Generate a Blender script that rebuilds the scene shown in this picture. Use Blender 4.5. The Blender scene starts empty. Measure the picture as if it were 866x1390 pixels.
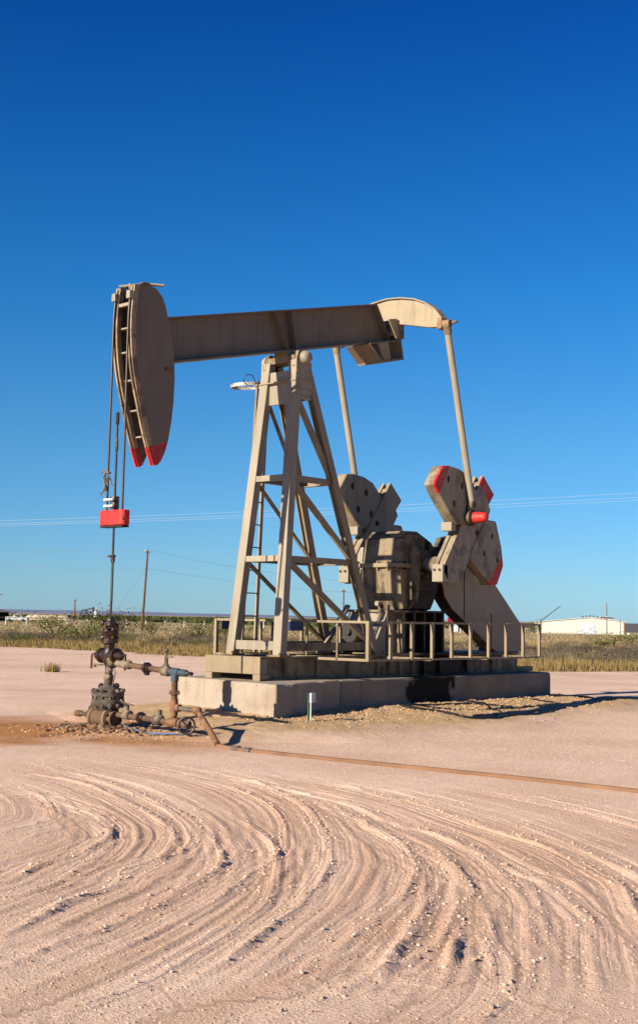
import bpy, bmesh, math, random
import numpy as np
from mathutils import Vector, Matrix
random.seed(11); rng = np.random.default_rng(5)
S = bpy.context.scene; COL = S.collection
PI = math.pi

# ------------------------------------------------------------------ camera
CAM = Vector((-16.0798, -15.4738, 1.75)); YAW, PITCH, ROLL, FPX = math.radians(42.2996), math.radians(6.3449), math.radians(0.9773), 1699.7
Fv = Vector((math.cos(YAW)*math.cos(PITCH), math.sin(YAW)*math.cos(PITCH), math.sin(PITCH)))
Rv = Vector((math.sin(YAW), -math.cos(YAW), 0)); Uv = Rv.cross(Fv)
R2 = Rv*math.cos(ROLL)+Uv*math.sin(ROLL); U2 = -Rv*math.sin(ROLL)+Uv*math.cos(ROLL)
cd = bpy.data.cameras.new('camera'); cam = bpy.data.objects.new('camera', cd); COL.objects.link(cam)
cam.matrix_world = Matrix(((R2.x, U2.x, -Fv.x, CAM.x), (R2.y, U2.y, -Fv.y, CAM.y), (R2.z, U2.z, -Fv.z, CAM.z), (0, 0, 0, 1)))
cd.sensor_fit = 'VERTICAL'; cd.sensor_height = 36; cd.lens = 36*FPX/1390; cd.shift_y = -45/1390
cd.clip_start = .1; cd.clip_end = 30000
S.camera = cam

# ------------------------------------------------------------------ nodes helpers
def new_mat(name):
    m = bpy.data.materials.new(name); m.use_nodes = True
    nt = m.node_tree; nt.nodes.clear()
    out = nt.nodes.new('ShaderNodeOutputMaterial'); b = nt.nodes.new('ShaderNodeBsdfPrincipled')
    nt.links.new(b.outputs[0], out.inputs[0])
    return m, nt, b
def nd(nt, t, **kw):
    n = nt.nodes.new(t)
    for k, v in kw.items():
        if hasattr(n, k): setattr(n, k, v)
        else: n.inputs[k.replace('_', ' ')].default_value = v
    return n
def ramp(nt, src, stops):
    r = nt.nodes.new('ShaderNodeValToRGB'); e = r.color_ramp.elements
    while len(e) < len(stops): e.new(.5)
    for i, (p, c) in enumerate(stops):
        e[i].position = p; e[i].color = (c, c, c, 1) if isinstance(c, (int, float)) else (*c, 1)
    nt.links.new(src, r.inputs[0]); return r.outputs[0]
def mix(nt, fac, a, b, mode='MIX'):
    m = nt.nodes.new('ShaderNodeMix'); m.data_type = 'RGBA'; m.blend_type = mode
    for s, v in ((m.inputs[0], fac), (m.inputs[6], a), (m.inputs[7], b)):
        if hasattr(v, 'links'): nt.links.new(v, s)
        elif isinstance(v, (int, float)): s.default_value = v
        else: s.default_value = (*v, 1)
    return m.outputs[2]
def noise(nt, scale, detail=4, vec=None, stretch=None, rough=.55):
    n = nd(nt, 'ShaderNodeTexNoise'); n.inputs['Scale'].default_value = scale; n.inputs['Detail'].default_value = detail; n.inputs['Roughness'].default_value = rough
    if vec is None:
        vec = nt.nodes.new('ShaderNodeTexCoord').outputs['Object']
    if stretch:
        mp = nt.nodes.new('ShaderNodeMapping'); mp.inputs['Scale'].default_value = stretch
        nt.links.new(vec, mp.inputs['Vector']); vec = mp.outputs[0]
    nt.links.new(vec, n.inputs['Vector']); return n.outputs['Fac']
def bump(nt, b, h, strength, dist):
    bn = nt.nodes.new('ShaderNodeBump'); bn.inputs['Strength'].default_value = strength; bn.inputs['Distance'].default_value = dist
    nt.links.new(h, bn.inputs['Height']); nt.links.new(bn.outputs[0], b.inputs['Normal'])
def math_n(nt, op, a, b=None):
    m = nt.nodes.new('ShaderNodeMath'); m.operation = op
    for s, v in ((m.inputs[0], a), (m.inputs[1], b)):
        if v is None: continue
        if hasattr(v, 'links'): nt.links.new(v, s)
        else: s.default_value = v
    return m.outputs[0]

K_ALB = .60
RUST = (.16, .055, .018)
def paint(name, col, wear=.5, dirt=.5, rough=.55, rustcol=RUST, grime=(.06, .04, .025), extra=None, spec=.35):
    """weathered sprayed paint: tone drift, vertical dirt runs, rust chips"""
    col = tuple(x*K_ALB for x in col)
    m, nt, b = new_mat(name)
    c = mix(nt, ramp(nt, noise(nt, 1.3, 5), [(.35, 0.), (.7, 1.)]), tuple(x*.88 for x in col), tuple(min(1, x*1.08) for x in col))
    runs = ramp(nt, noise(nt, 7, 4, stretch=(1, 1, .12)), [(.5, 0.), (.75, dirt)])
    c = mix(nt, runs, c, grime)
    chips = ramp(nt, noise(nt, 14, 8, rough=.7), [(.67-.08*wear, 0.), (.70-.06*wear, min(1, wear*1.4))])
    c = mix(nt, chips, c, rustcol)
    if wear >= .5: c = mix(nt, ramp(nt, noise(nt, 3.2, 7, rough=.65), [(.49, 0.), (.60, .9*wear)]), c, (.035, .020, .012))
    if extra: c = extra(nt, c)
    nt.links.new(c, b.inputs['Base Color'])
    rr = ramp(nt, noise(nt, 5, 4), [(.3, rough-.1), (.7, rough+.15)]); nt.links.new(rr, b.inputs['Roughness'])
    b.inputs['Specular IOR Level'].default_value = spec
    bump(nt, b, noise(nt, 30, 5), .25, .01)
    return m
def plain(name, col, rough=.6, metal=0., var=.15, scale=6, bmp=0.2, bd=.01, k=None):
    col = tuple(x*(K_ALB if k is None else k) for x in col)
    m, nt, b = new_mat(name)
    c = mix(nt, ramp(nt, noise(nt, scale, 5), [(.3, 0.), (.7, 1.)]), tuple(x*(1-var) for x in col), tuple(min(1, x*(1+var)) for x in col))
    nt.links.new(c, b.inputs['Base Color']); b.inputs['Roughness'].default_value = rough; b.inputs['Metallic'].default_value = metal
    if bmp: bump(nt, b, noise(nt, scale*5, 4), bmp, bd)
    return m
M = {}
TAN = (.385, .295, .18)
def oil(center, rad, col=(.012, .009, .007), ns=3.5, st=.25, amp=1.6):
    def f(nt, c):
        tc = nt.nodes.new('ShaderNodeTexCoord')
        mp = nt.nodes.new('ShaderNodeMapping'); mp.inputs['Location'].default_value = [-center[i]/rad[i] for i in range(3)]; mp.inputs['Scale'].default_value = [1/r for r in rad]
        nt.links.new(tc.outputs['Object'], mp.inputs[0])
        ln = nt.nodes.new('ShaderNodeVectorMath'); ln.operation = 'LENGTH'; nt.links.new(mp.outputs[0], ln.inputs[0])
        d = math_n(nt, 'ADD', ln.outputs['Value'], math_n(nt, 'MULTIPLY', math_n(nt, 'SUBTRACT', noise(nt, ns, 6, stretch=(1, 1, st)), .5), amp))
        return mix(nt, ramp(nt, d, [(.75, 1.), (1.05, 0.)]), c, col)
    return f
M['tan'] = paint('tan_paint', TAN, .35, .3)
M['tan_oily_shaded'] = paint('tan_paint_oily_shaded', tuple(x*.92 for x in TAN), .6, .8, rough=.5, extra=oil((1.98, -.35, 1.0), (1.2, 1.15, 1.75), (.022, .013, .008)), spec=.15)  # oil, spread wider to deepen the shaded near side of the gearbox
M['tan_post'] = paint('tan_paint_chalky', (.43, .36, .255), .35, .35)
M['tan_crank'] = paint('tan_paint_stained', (.42, .33, .205), .55, .55, extra=oil((1.9, -1.2, 2.9), (.45, .6, .6), (.03, .015, .008)))
M['rustedge'] = paint('rusty_tan_edge', (.42, .25, .12), .9, .4)
M['red'] = paint('red_paint', (.48, .022, .018), .25, .2, rough=.4)
M['redhot'] = paint('bright_red_paint', (.74, .035, .03), .4, .5, rough=.5)
M['dark'] = plain('dark_steel_and_shade', (.03, .024, .02), .6)
M['hole'] = plain('dark_recess_shade', (.008, .006, .005), .8)
M['cable'] = plain('oiled_wire_rope', (.05, .025, .018), .5, .3)
M['rod'] = plain('oily_polished_rod', (.10, .055, .04), .3, .6)
M['rust'] = paint('rusty_iron', (.20, .11, .06), .6, .9, rough=.85, rustcol=(.22, .08, .025))
M['orange_rust'] = plain('orange_rusty_pipe', (.29, .135, .055), .85, 0, .6, 7, .6, .015)
M['oilyiron'] = plain('oil_caked_iron', (.045, .022, .014), .35, .2, .6, 14, .6)
M['crud'] = paint('crusted_iron', (.30, .235, .16), .95, 1., rough=.85)
M['greyiron'] = paint('grimy_grey_iron', (.17, .14, .11), .9, .9, rough=.6)
M['blue'] = paint('chipped_blue_paint', (.055, .10, .13), 1.0, 1.)
M['signblue'] = plain('dark_blue_sign', (.03, .045, .14), .5, 0, .1)
M['white'] = plain('white_paint', (.78, .77, .74), .5, 0, .05)
M['rag'] = plain('greasy_rag', (.20, .17, .15), .9, 0, .3)
M['green'] = plain('green_paint', (.05, .14, .07), .6)
M['teal'] = plain('dull_teal_paint', (.05, .085, .075), .5)
M['maroon'] = plain('dull_red_iron', (.20, .03, .02), .6)
M['clod'] = plain('tan_clod', (.42, .285, .155), .95, k=1)
M['clod_dark'] = plain('brown_clod', (.26, .16, .085), .95, k=1)
M['black'] = plain('black_rubber', (.012, .011, .012), .5)
M['wood'] = plain('weathered_pole_wood', (.17, .085, .045), .9, 0, .25, 3)
M['wire'] = plain('aluminium_wire', (.50, .52, .56), .6, 0, 0.02, 3, 0, k=1)
M['wire_dark'] = plain('weathered_wire', (.10, .13, .17), .6, 0, 0.02, 3, 0, k=1)
M['fence'] = plain('white_pipe_paint', (.72, .70, .66), .6)

# ------------------------------------------------------------------ mesh builder
class MB:
    def __init__(s): s.v = []; s.f = []; s.mi = []
    def add(s, vs, fs, mi=0):
        o = len(s.v); s.v += [tuple(v) for v in vs]; s.f += [tuple(i+o for i in f) for f in fs]; s.mi += [mi]*len(fs); return s
    def box(s, a, b, mi=0):
        (x0, y0, z0), (x1, y1, z1) = a, b
        return s.add([(x0,y0,z0),(x1,y0,z0),(x1,y1,z0),(x0,y1,z0),(x0,y0,z1),(x1,y0,z1),(x1,y1,z1),(x0,y1,z1)],
                     [(0,3,2,1),(4,5,6,7),(0,1,5,4),(1,2,6,5),(2,3,7,6),(3,0,4,7)], mi)
    def prism_y(s, poly, y0, y1, mi=0):       # poly in XZ
        n = len(poly)
        vs = [(p[0], y0, p[1]) for p in poly]+[(p[0], y1, p[1]) for p in poly]
        fs = [tuple(range(n)), tuple(range(2*n-1, n-1, -1))]+[(i, i+n, (i+1) % n+n, (i+1) % n) for i in range(n)]
        return s.add(vs, fs, mi)
    def prism_x(s, poly, x0, x1, mi=0):       # poly in YZ
        n = len(poly)
        vs = [(x0, p[0], p[1]) for p in poly]+[(x1, p[0], p[1]) for p in poly]
        fs = [tuple(range(n)), tuple(range(2*n-1, n-1, -1))]+[(i, i+n, (i+1) % n+n, (i+1) % n) for i in range(n)]
        return s.add(vs, fs, mi)
    def prism_z(s, poly, z0, z1, mi=0):
        n = len(poly)
        vs = [(p[0], p[1], z0) for p in poly]+[(p[0], p[1], z1) for p in poly]
        fs = [tuple(range(n))[::-1], tuple(range(n, 2*n))]+[(i, (i+1) % n, (i+1) % n+n, i+n) for i in range(n)]
        return s.add(vs, fs, mi)
    def tube(s, pts, r, n=10, cap=True, mi=0):
        pts = [Vector(p) for p in pts]; k = len(pts)
        rs = r if isinstance(r, (list, tuple)) else [r]*k
        t0 = (pts[1]-pts[0]).normalized(); up = Vector((0, 0, 1)) if abs(t0.z) < .9 else Vector((1, 0, 0))
        a = t0.cross(up).normalized(); vs = []
        for i, p in enumerate(pts):
            t = (pts[min(i+1, k-1)]-pts[max(i-1, 0)]).normalized()
            a = (a-t*a.dot(t)).normalized(); b = t.cross(a)
            for j in range(n):
                w = 2*PI*j/n; vs.append(p+(a*math.cos(w)+b*math.sin(w))*rs[i])
        fs = [(i*n+j, i*n+(j+1) % n, (i+1)*n+(j+1) % n, (i+1)*n+j) for i in range(k-1) for j in range(n)]
        if cap: fs += [tuple(range(n))[::-1], tuple(range((k-1)*n, k*n))]
        return s.add(vs, fs, mi)
    def cyl(s, a, b, r, n=16, mi=0): return s.tube([a, b], r, n, True, mi)
    def lathe(s, base, axis, prof, n=20, mi=0):   # prof: (dist along axis, radius)
        base = Vector(base); ax = Vector(axis).normalized()
        return s.tube([base+ax*(d+1e-5*i) for i, (d, r) in enumerate(prof)], [r for d, r in prof], n, True, mi)
    def bar(s, a, b, w, h, up=(0, 0, 1), mi=0):    # rectangular bar a->b, w across, h along 'up'
        a, b = Vector(a), Vector(b); t = (b-a).normalized(); u = Vector(up); u = (u-t*u.dot(t)).normalized(); x = t.cross(u)
        vs = [p+x*(sx*w/2)+u*(su*h/2) for p in (a, b) for sx, su in ((-1,-1),(1,-1),(1,1),(-1,1))]
        return s.add(vs, [(0,3,2,1),(4,5,6,7),(0,1,5,4),(1,2,6,5),(2,3,7,6),(3,0,4,7)], mi)
    def hsec(s, a, b, w, h, t=.02, up=(0, 0, 1)):  # H/I section: flanges at +-h/2 along up
        a, b = Vector(a), Vector(b); d = (b-a).normalized(); u = Vector(up); u = (u-d*u.dot(d)).normalized()
        s.bar(a+u*(h/2-t/2), b+u*(h/2-t/2), w, t, up); s.bar(a-u*(h/2-t/2), b-u*(h/2-t/2), w, t, up)
        return s.bar(a, b, t, h-2*t, up)
    def angle(s, a, b, w, t=.012, u1=(0, 0, 1), u2=(0, 1, 0)):
        a, b = Vector(a), Vector(b); d = (b-a).normalized()
        p = Vector(u1); p = (p-d*p.dot(d)).normalized(); q = Vector(u2); q = (q-d*q.dot(d)-p*q.dot(p)).normalized()
        s.bar(a+q*(w/2), b+q*(w/2), t, w, q) if False else None
        def bb(c0, e1, e2, l1, l2):
            vs = [P+e1*(k1*l1)+e2*(k2*l2) for P in (a+c0, b+c0) for k1, k2 in ((0,0),(1,0),(1,1),(0,1))]
            s.add(vs, [(0,3,2,1),(4,5,6,7),(0,1,5,4),(1,2,6,5),(2,3,7,6),(3,0,4,7)])
        bb(Vector(), p, q, w, t); bb(q*t, q, p, w-t, t)
        return s
    def sphere(s, c, r, n=12, sc=(1, 1, 1), mi=0):
        vs = [(c[0]+r*sc[0]*math.sin(PI*i/n)*math.cos(2*PI*j/n), c[1]+r*sc[1]*math.sin(PI*i/n)*math.sin(2*PI*j/n), c[2]+r*sc[2]*math.cos(PI*i/n)) for i in range(1, n) for j in range(n)]
        fs = [(i*n+j, (i+1)*n+j, (i+1)*n+(j+1) % n, i*n+(j+1) % n) for i in range(n-2) for j in range(n)]
        vs += [(c[0], c[1], c[2]+r*sc[2]), (c[0], c[1], c[2]-r*sc[2])]; m = (n-1)*n
        fs += [(m, j, (j+1) % n) for j in range(n)]+[(m+1, (n-2)*n+(j+1) % n, (n-2)*n+j) for j in range(n)]
        return s.add(vs, fs, mi)
    def torus(s, c, R, r, axis=(0, 0, 1), n=28, m=8):
        ax = Vector(axis).normalized(); a = ax.orthogonal().normalized(); b = ax.cross(a); c = Vector(c); vs = []
        for i in range(n):
            d = a*math.cos(2*PI*i/n)+b*math.sin(2*PI*i/n)
            for j in range(m): vs.append(c+d*(R+r*math.cos(2*PI*j/m))+ax*(r*math.sin(2*PI*j/m)))
        return s.add(vs, [(i*m+j, ((i+1) % n)*m+j, ((i+1) % n)*m+(j+1) % m, i*m+(j+1) % m) for i in range(n) for j in range(m)])

def root_of(p):
    while p is not None and p.parent is not None: p = p.parent
    return p
def obj(name, mb, mat, parent=None, bevel=0, smooth=False, label=None, loc=None):
    me = bpy.data.meshes.new(name)
    o_ = Vector(root_of(parent).location) if parent else Vector(loc or (0, 0, 0))
    me.from_pydata([tuple(Vector(v)-o_) for v in mb.v], [], mb.f)
    mats = mat if isinstance(mat, list) else [mat]
    for m in mats: me.materials.append(m)
    if len(mats) > 1: me.polygons.foreach_set('material_index', mb.mi)
    bm = bmesh.new(); bm.from_mesh(me); bmesh.ops.recalc_face_normals(bm, faces=bm.faces); bm.to_mesh(me); bm.free()
    o = bpy.data.objects.new(name, me); COL.objects.link(o)
    if parent: o.parent = parent
    else: o.location = o_
    if smooth:
        me.polygons.foreach_set('use_smooth', [True]*len(me.polygons))
        me.set_sharp_from_angle(angle=math.radians(40))
    if bevel:
        b = o.modifiers.new('bevel', 'BEVEL'); b.width = bevel; b.segments = 2; b.limit_method = 'ANGLE'; b.angle_limit = math.radians(35)
    if label: o['label'] = label
    return o
def thing(name, label, cat, loc, group=None):
    o = bpy.data.objects.new(name, None); COL.objects.link(o); o.location = loc; o.empty_display_size = .2
    o['label'] = label; o['category'] = cat
    if group: o['group'] = group
    return o
def tag(o, label, cat, group=None, kind=None):
    if label: o['label'] = label
    if cat: o['category'] = cat
    if group: o['group'] = group
    if kind: o['kind'] = kind
    return o
def lerp(a, b, t): return tuple(a[i]+(b[i]-a[i])*t for i in range(len(a)))

# ------------------------------------------------------------------ terrain height
def vnoise(x, y, seed=0):
    xi = np.floor(x).astype(np.int64); yi = np.floor(y).astype(np.int64); fx = x-xi; fy = y-yi
    fx = fx*fx*(3-2*fx); fy = fy*fy*(3-2*fy)
    def h(a, b):
        n = (a*374761393+b*668265263+seed*1442695041) & 0x7fffffff
        n = ((n ^ (n >> 13))*1274126177) & 0x7fffffff
        return ((n ^ (n >> 16)) & 0xffff)/65535.
    return (h(xi, yi)*(1-fx)+h(xi+1, yi)*fx)*(1-fy)+(h(xi, yi+1)*(1-fx)+h(xi+1, yi+1)*fx)*fy
def fbm(x, y, o=4, seed=0):
    r = 0; a = .5
    for i in range(o): r = r+a*vnoise(x*2**i, y*2**i, seed+i*7); a *= .5
    return r-.47
TR = [[(-12.38,-10.04),(-12.07,-9.91),(-11.81,-9.81),(-11.6,-9.79),(-11.25,-9.65),(-10.98,-9.53),(-10.69,-9.39),(-10.33,-9.2),(-9.95,-8.99),(-9.6,-8.68),(-9.13,-8.07),(-8.43,-6.96),(-7.82,-5.62),(-7.44,-4.03),(-7.47,-2.65)],
[(-12.02,-9.5),(-11.79,-9.38),(-11.39,-9.14),(-11.2,-9.05),(-10.85,-8.94),(-10.38,-8.59),(-10.04,-8.46),(-9.59,-8.09),(-9.13,-7.62),(-8.84,-7.14),(-8.25,-5.92),(-7.81,-4.53),(-7.86,-3.24)],
[(-11.25,-8.34),(-11.03,-8.23),(-10.72,-8.01),(-10.29,-7.84),(-9.74,-7.53),(-9.44,-7.22),(-9.19,-6.83),(-8.93,-6.24),(-8.68,-5.22),(-8.63,-4.4)],
[(-10.21,-6.77),(-9.88,-6.62),(-9.69,-6.55),(-9.35,-6.29),(-8.98,-5.75),(-8.61,-4.94),(-8.39,-4.04)],
[(-11.71,-9.03),(-10.84,-8.62),(-10.22,-8.45),(-9.7,-8.3),(-9.23,-7.95),(-8.7,-7.26),(-8.29,-6.5),(-7.76,-5.32),(-7.29,-3.49),(-7.14,-2.16)],
[(-12.6,-10.45),(-11.8,-10.18),(-10.71,-9.72),(-9.69,-9.14),(-8.94,-8.68),(-7.94,-7.67),(-7.17,-6.53),(-6.75,-5.43),(-6.54,-4.34),(-6.53,-3.17),(-6.91,-1.81)],
[(-11.88,-10.84),(-11.34,-10.63),(-10.78,-10.35),(-10.12,-10.0),(-9.11,-9.31),(-8.08,-8.32),(-7.02,-6.99),(-6.29,-5.41),(-5.97,-3.87)],
[(-11.59,-11.21),(-11.05,-11.0),(-10.74,-10.89),(-10.46,-10.76),(-9.97,-10.55),(-9.39,-10.24),(-8.67,-9.72),(-8.16,-9.18),(-7.77,-8.6),(-7.21,-7.75),(-6.74,-6.55),(-6.58,-5.57)],
[(-11.16,-11.45),(-10.74,-11.2),(-10.41,-11.04),(-9.82,-10.7),(-9.21,-10.25),(-8.63,-9.76),(-8.15,-9.19)],
[(-10.81,-11.61),(-9.81,-10.96),(-9.38,-10.7),(-8.84,-10.27),(-8.5,-9.88),(-8.29,-9.48),(-7.84,-8.78)],
[(-10.85,-12.09),(-9.95,-11.54),(-9.19,-11.02),(-8.79,-10.64),(-8.06,-9.89),(-7.64,-9.2),(-7.38,-8.57),(-6.94,-7.69),(-6.55,-6.36),(-6.3,-4.98)],
[(-10.6,-12.34),(-9.83,-11.88),(-9.32,-11.56),(-9.13,-11.35),(-8.61,-10.81),(-8.37,-10.36),(-7.76,-9.54),(-7.23,-8.57)],
[(-9.74,-12.27),(-9.12,-11.75),(-8.35,-11.22),(-8.02,-10.87),(-7.51,-10.19),(-7.21,-9.59),(-6.86,-8.9),(-6.2,-7.54),(-5.82,-6.21),(-5.74,-5.0)],
[(-8.55,-12.03),(-8.23,-11.48),(-7.93,-11.12),(-7.24,-10.23),(-6.56,-9.16),(-6.02,-7.86),(-5.74,-6.67)],
[(-7.2,-12.4),(-6.6,-11.3),(-5.9,-10.0),(-5.3,-8.6),(-5.0,-7.2)],
[(-13.2,-10.9),(-12.2,-10.75),(-11.2,-10.35),(-10.3,-9.85),(-9.4,-9.05),(-8.6,-8.1),(-8.1,-7.1)],
[(-13.0,-11.6),(-12.0,-11.5),(-11.2,-11.4),(-10.6,-11.3),(-9.9,-10.95),(-9.2,-10.5)],
[(-12.2,-12.4),(-11.4,-12.2),(-10.7,-11.9),(-10.0,-11.3),(-9.3,-10.75)],
[(-12.9,-9.0),(-12.0,-8.85),(-11.0,-8.55),(-10.2,-8.0),(-9.6,-7.4),(-9.2,-6.5)]]
def smooth_line(p, n=6):
    out = []; p = [np.array(q) for q in p]; m = len(p)
    for i in range(m-1):
        a, b, c, d = p[max(i-1, 0)], p[i], p[i+1], p[min(i+2, m-1)]
        for k in range(n):
            t = k/n; out.append(.5*((2*b)+(-a+c)*t+(2*a-5*b+4*c-d)*t*t+(-a+3*b-3*c+d)*t**3))
    out.append(p[-1]); return np.array(out)
smooth3 = lambda p: smooth_line(p, 5)
TRS = [smooth_line(t, 4) for t in TR]
RAMP_ = [1.1, 1.0, .9, .9, .5, .6, .9, 1.0, 1.0, 1.15, .8, 1.0, 1.1, .8, .7, .8, .9, .9, .7]
def line_dist(px, py, L):
    """signed distance + arclength param to a polyline"""
    best = np.full(px.shape, 1e9); sg = np.zeros(px.shape); al = np.zeros(px.shape); s0 = 0
    tot = np.sum(np.hypot(*(L[1:]-L[:-1]).T))
    for i in range(len(L)-1):
        a, b = L[i], L[i+1]; d = b-a; l = math.hypot(*d)
        if l < 1e-6: continue
        t = np.clip(((px-a[0])*d[0]+(py-a[1])*d[1])/l**2, 0, 1)
        qx = px-a[0]-t*d[0]; qy = py-a[1]-t*d[1]; D = np.hypot(qx, qy); m = D < best
        best[m] = D[m]; sg[m] = np.sign(d[0]*qy-d[1]*qx)[m]; al[m] = ((s0+t*l)/tot)[m]; s0 += l
    return best, sg, al
def mound(x, y):
    """loose spoil banked against the foundation"""
    dx = np.maximum(np.maximum(-1.45-x, x-7.3), 0); dy = np.maximum(np.maximum(-1.2-y, y-1.2), 0)
    d = np.hypot(dx, dy)
    wid = 1.8+1.1*vnoise(x*.5+3, y*.5, 3)
    h = .21*np.clip(1-d/wid, 0, 1)**.8
    h = h+.07*np.exp(-((x-8.6)/1.2)**2-((y+2.3)/.7)**2)+.06*np.exp(-((x-1.4)/1.6)**2-((y+2.6)/.6)**2)
    return h, d
def dip(x, y):
    u = x*math.cos(math.radians(15))+y*math.sin(math.radians(15))
    v = -x*math.sin(math.radians(15))+y*math.cos(math.radians(15))
    t = np.clip((u-150)/200, 0, 1); return -2.3*t*t*(3-2*t)*np.clip(1-(v-150)/130, 0, 1)
PADN = [(-30, 75), (21.1, 40.4), (21.5, 25.4), (23.1, 8.9), (26.5, 6.4), (60, -12)]
def veg_mask(x, y):
    """>0 beyond the gravel pad's edge (metres)"""
    xe = np.interp(y, [-40, -12, 6.4, 8.9, 25.4, 40.4, 75], [75, 60, 26.5, 23.1, 21.5, 21.1, 16])
    return x-xe+1.2*(vnoise(x*.35, y*.35, 9)-.5)*2
def height(x, y, fine=True):
    h = .030*fbm(x*.35, y*.35, 3, 1)+.012*fbm(x*2.1, y*2.1, 3, 2)
    m, d = mound(x, y); h = h*(1)+m+.075*np.clip(m*6, 0, 1)*fbm(x*4, y*4, 4, 4)
    well = np.hypot(x+3.9, y+.1); h = h+.07*np.exp(-(well/.75)**2)+.03*np.exp(-(well/.9)**2)*fbm(x*9, y*9, 3, 6)*3
    v = veg_mask(x, y); far = np.clip((np.hypot(x+16, y+15)-40)/30, 0, 1)
    h = h+far*.25*fbm(x*.06, y*.06, 3, 8)*np.clip(v/10, 0, 1)
    h = h+dip(x, y)
    if fine:
        near = (x > -14) & (x < 2) & (y < 1) & (y > -15)
        if near.any():
            X, Y = x[near], y[near]; g = np.zeros(X.shape); tilt = vnoise(X*3, Y*3, 12)
            zone = np.zeros(X.shape)
            for k, L in enumerate(TRS):
                D, sg, al = line_dist(X, Y, L); sd = D*sg
                end = (1+.5*np.clip(1-al*2.2, 0, 1))*np.clip(al*10+.3, 0, 1)*np.clip((1-al)*5, 0, 1)
                a = RAMP_[k]; n_ = vnoise(al*10+k*5, sd*1.5+k, 20+k); brk = np.clip((n_-.50)*4, 0, 1)
                lump = vnoise(X*21, Y*21, 40+k)*.8+.35; w = .026+.020*vnoise(al*9, X*0, 60+k); wob = .015*(vnoise(al*14, X*0+k, 90)-.5)
                g += end*a*(.005+.0155*brk*np.minimum(lump, 1.0))*np.exp(-((sd-wob)/w)**2)-end*a*.003*np.exp(-((sd-.12)/.06)**2)
                for off, am in ((-.20, .0035), (-.33, .0030), (-.46, .0032), (.15, .0028), (.30, .0034), (.44, .0030), (.62, .0028)):
                    ww = .020+.012*abs(off)
                    g += end*am*a*(.2+1.2*vnoise(al*12+off*9, X*0+k, 80+k))*np.exp(-((sd-off*(.85+.3*vnoise(al*4, X*0, 5)))/ww)**2)
                fade = np.exp(-(sd/.5)**2)*np.clip(end, 0, 1)
                g += fade*(.0024*np.sin(sd*2*PI/.10+4*vnoise(al*5, X*0, k))+.0022*np.sin(sd*2*PI/.27+2*vnoise(al*3, X*0, k+3)))
                zone = np.maximum(zone, fade)
            g += .0045*fbm(X*5, Y*5, 4, 30)+(.004+.004*vnoise(X*2, Y*2, 33))*fbm(X*18, Y*18, 3, 31)
            # straight old tracks that pass between the pipe and the loops
            edge = np.clip((X+14)/1.5, 0, 1)*np.clip((2-X)/1.5, 0, 1)*np.clip((1-Y)/1.5, 0, 1)*np.clip((Y+15)/1.5, 0, 1)
            h[near] += g*edge
    return h
def gz(x, y): return float(height(np.array([float(x)]), np.array([float(y)]))[0])

# ------------------------------------------------------------------ ground sheet
def axis(segs):
    out = [segs[0][0]]
    for a, b, st0, st1 in segs:
        x = a
        while x < b-1e-6:
            t = (x-a)/(b-a); x = min(b, x+st0+(st1-st0)*t); out.append(x)
    return np.array(out)
ua = axis([(-60, 4, 6, .4), (4, 6.2, .3, .03), (6.2, 15, .021, .034), (15, 27, .04, .07), (27, 60, .12, .8), (60, 250, 1, 6), (250, 1500, 10, 90), (1500, 12000, 120, 900)])
wp = axis([(0, 4.6, .022, .030), (4.6, 8, .04, .12), (8, 30, .2, 1.0), (30, 150, 1.4, 8), (150, 1200, 12, 90), (1200, 9000, 120, 900)])
wa_ = np.concatenate([-wp[::-1], wp[1:]])
UU, WW = np.meshgrid(ua, wa_, indexing='ij')
cY, sY = math.cos(YAW), math.sin(YAW)
GX = CAM.x+UU*cY+WW*sY; GY = CAM.y+UU*sY-WW*cY
GZ = height(GX.ravel(), GY.ravel()).reshape(GX.shape)
nu, nw = GX.shape
me = bpy.data.meshes.new('ground')
co = np.stack([GX.ravel(), GY.ravel(), GZ.ravel()], 1)
ii = np.arange(nu*nw).reshape(nu, nw)
quads = np.stack([ii[:-1, :-1], ii[:-1, 1:], ii[1:, 1:], ii[1:, :-1]], -1).reshape(-1, 4)[:, ::-1]
me.vertices.add(len(co)); me.vertices.foreach_set('co', co.ravel())
me.loops.add(quads.size); me.loops.foreach_set('vertex_index', quads.ravel().astype(np.int32))
me.polygons.add(len(quads)); me.polygons.foreach_set('loop_start', np.arange(0, quads.size, 4, dtype=np.int32)); me.polygons.foreach_set('loop_total', np.full(len(quads), 4, dtype=np.int32))
me.polygons.foreach_set('use_smooth', [True]*len(quads))
me.update(); me.validate()
# soil zones (what the ground is made of): R = scrub soil, G = tan spoil, B = rusty stain
gx, gy = GX.ravel(), GY.ravel()
vm = np.clip(veg_mask(gx, gy)/1.2+.2, 0, 1)
mo, dd = mound(gx, gy); mo = np.clip((mo-.03)/.08+1.5*fbm(gx*1.2, gy*1.2, 3, 15), 0, 1)*(dd < 3.2)
mo = np.maximum(mo, .8*np.clip(1.3-np.hypot((gx+3.3)/1.5, (gy+1.8)/1.6)+fbm(gx*2, gy*2, 3, 21), 0, 1))
st = np.clip(1.5-np.hypot((gx+4.8)/1.9, (gy-.5)/1.9)+1.2*fbm(gx*1.3+.3*gy, gy*1.1, 4, 16), 0, 1)
st = np.maximum(st, .9*np.clip(1.2-np.hypot((gx+4.7)/.9, (gy+1.7)/1.8)+1.1*fbm(gx*1.7, gy*1.7, 4, 17), 0, 1))
st = np.maximum(st, 1.0*np.clip(1.0-np.hypot((gx+4.1)/.5, (gy+.2)/.6)+.6*fbm(gx*3, gy*3, 3, 18), 0, 1))
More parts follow.
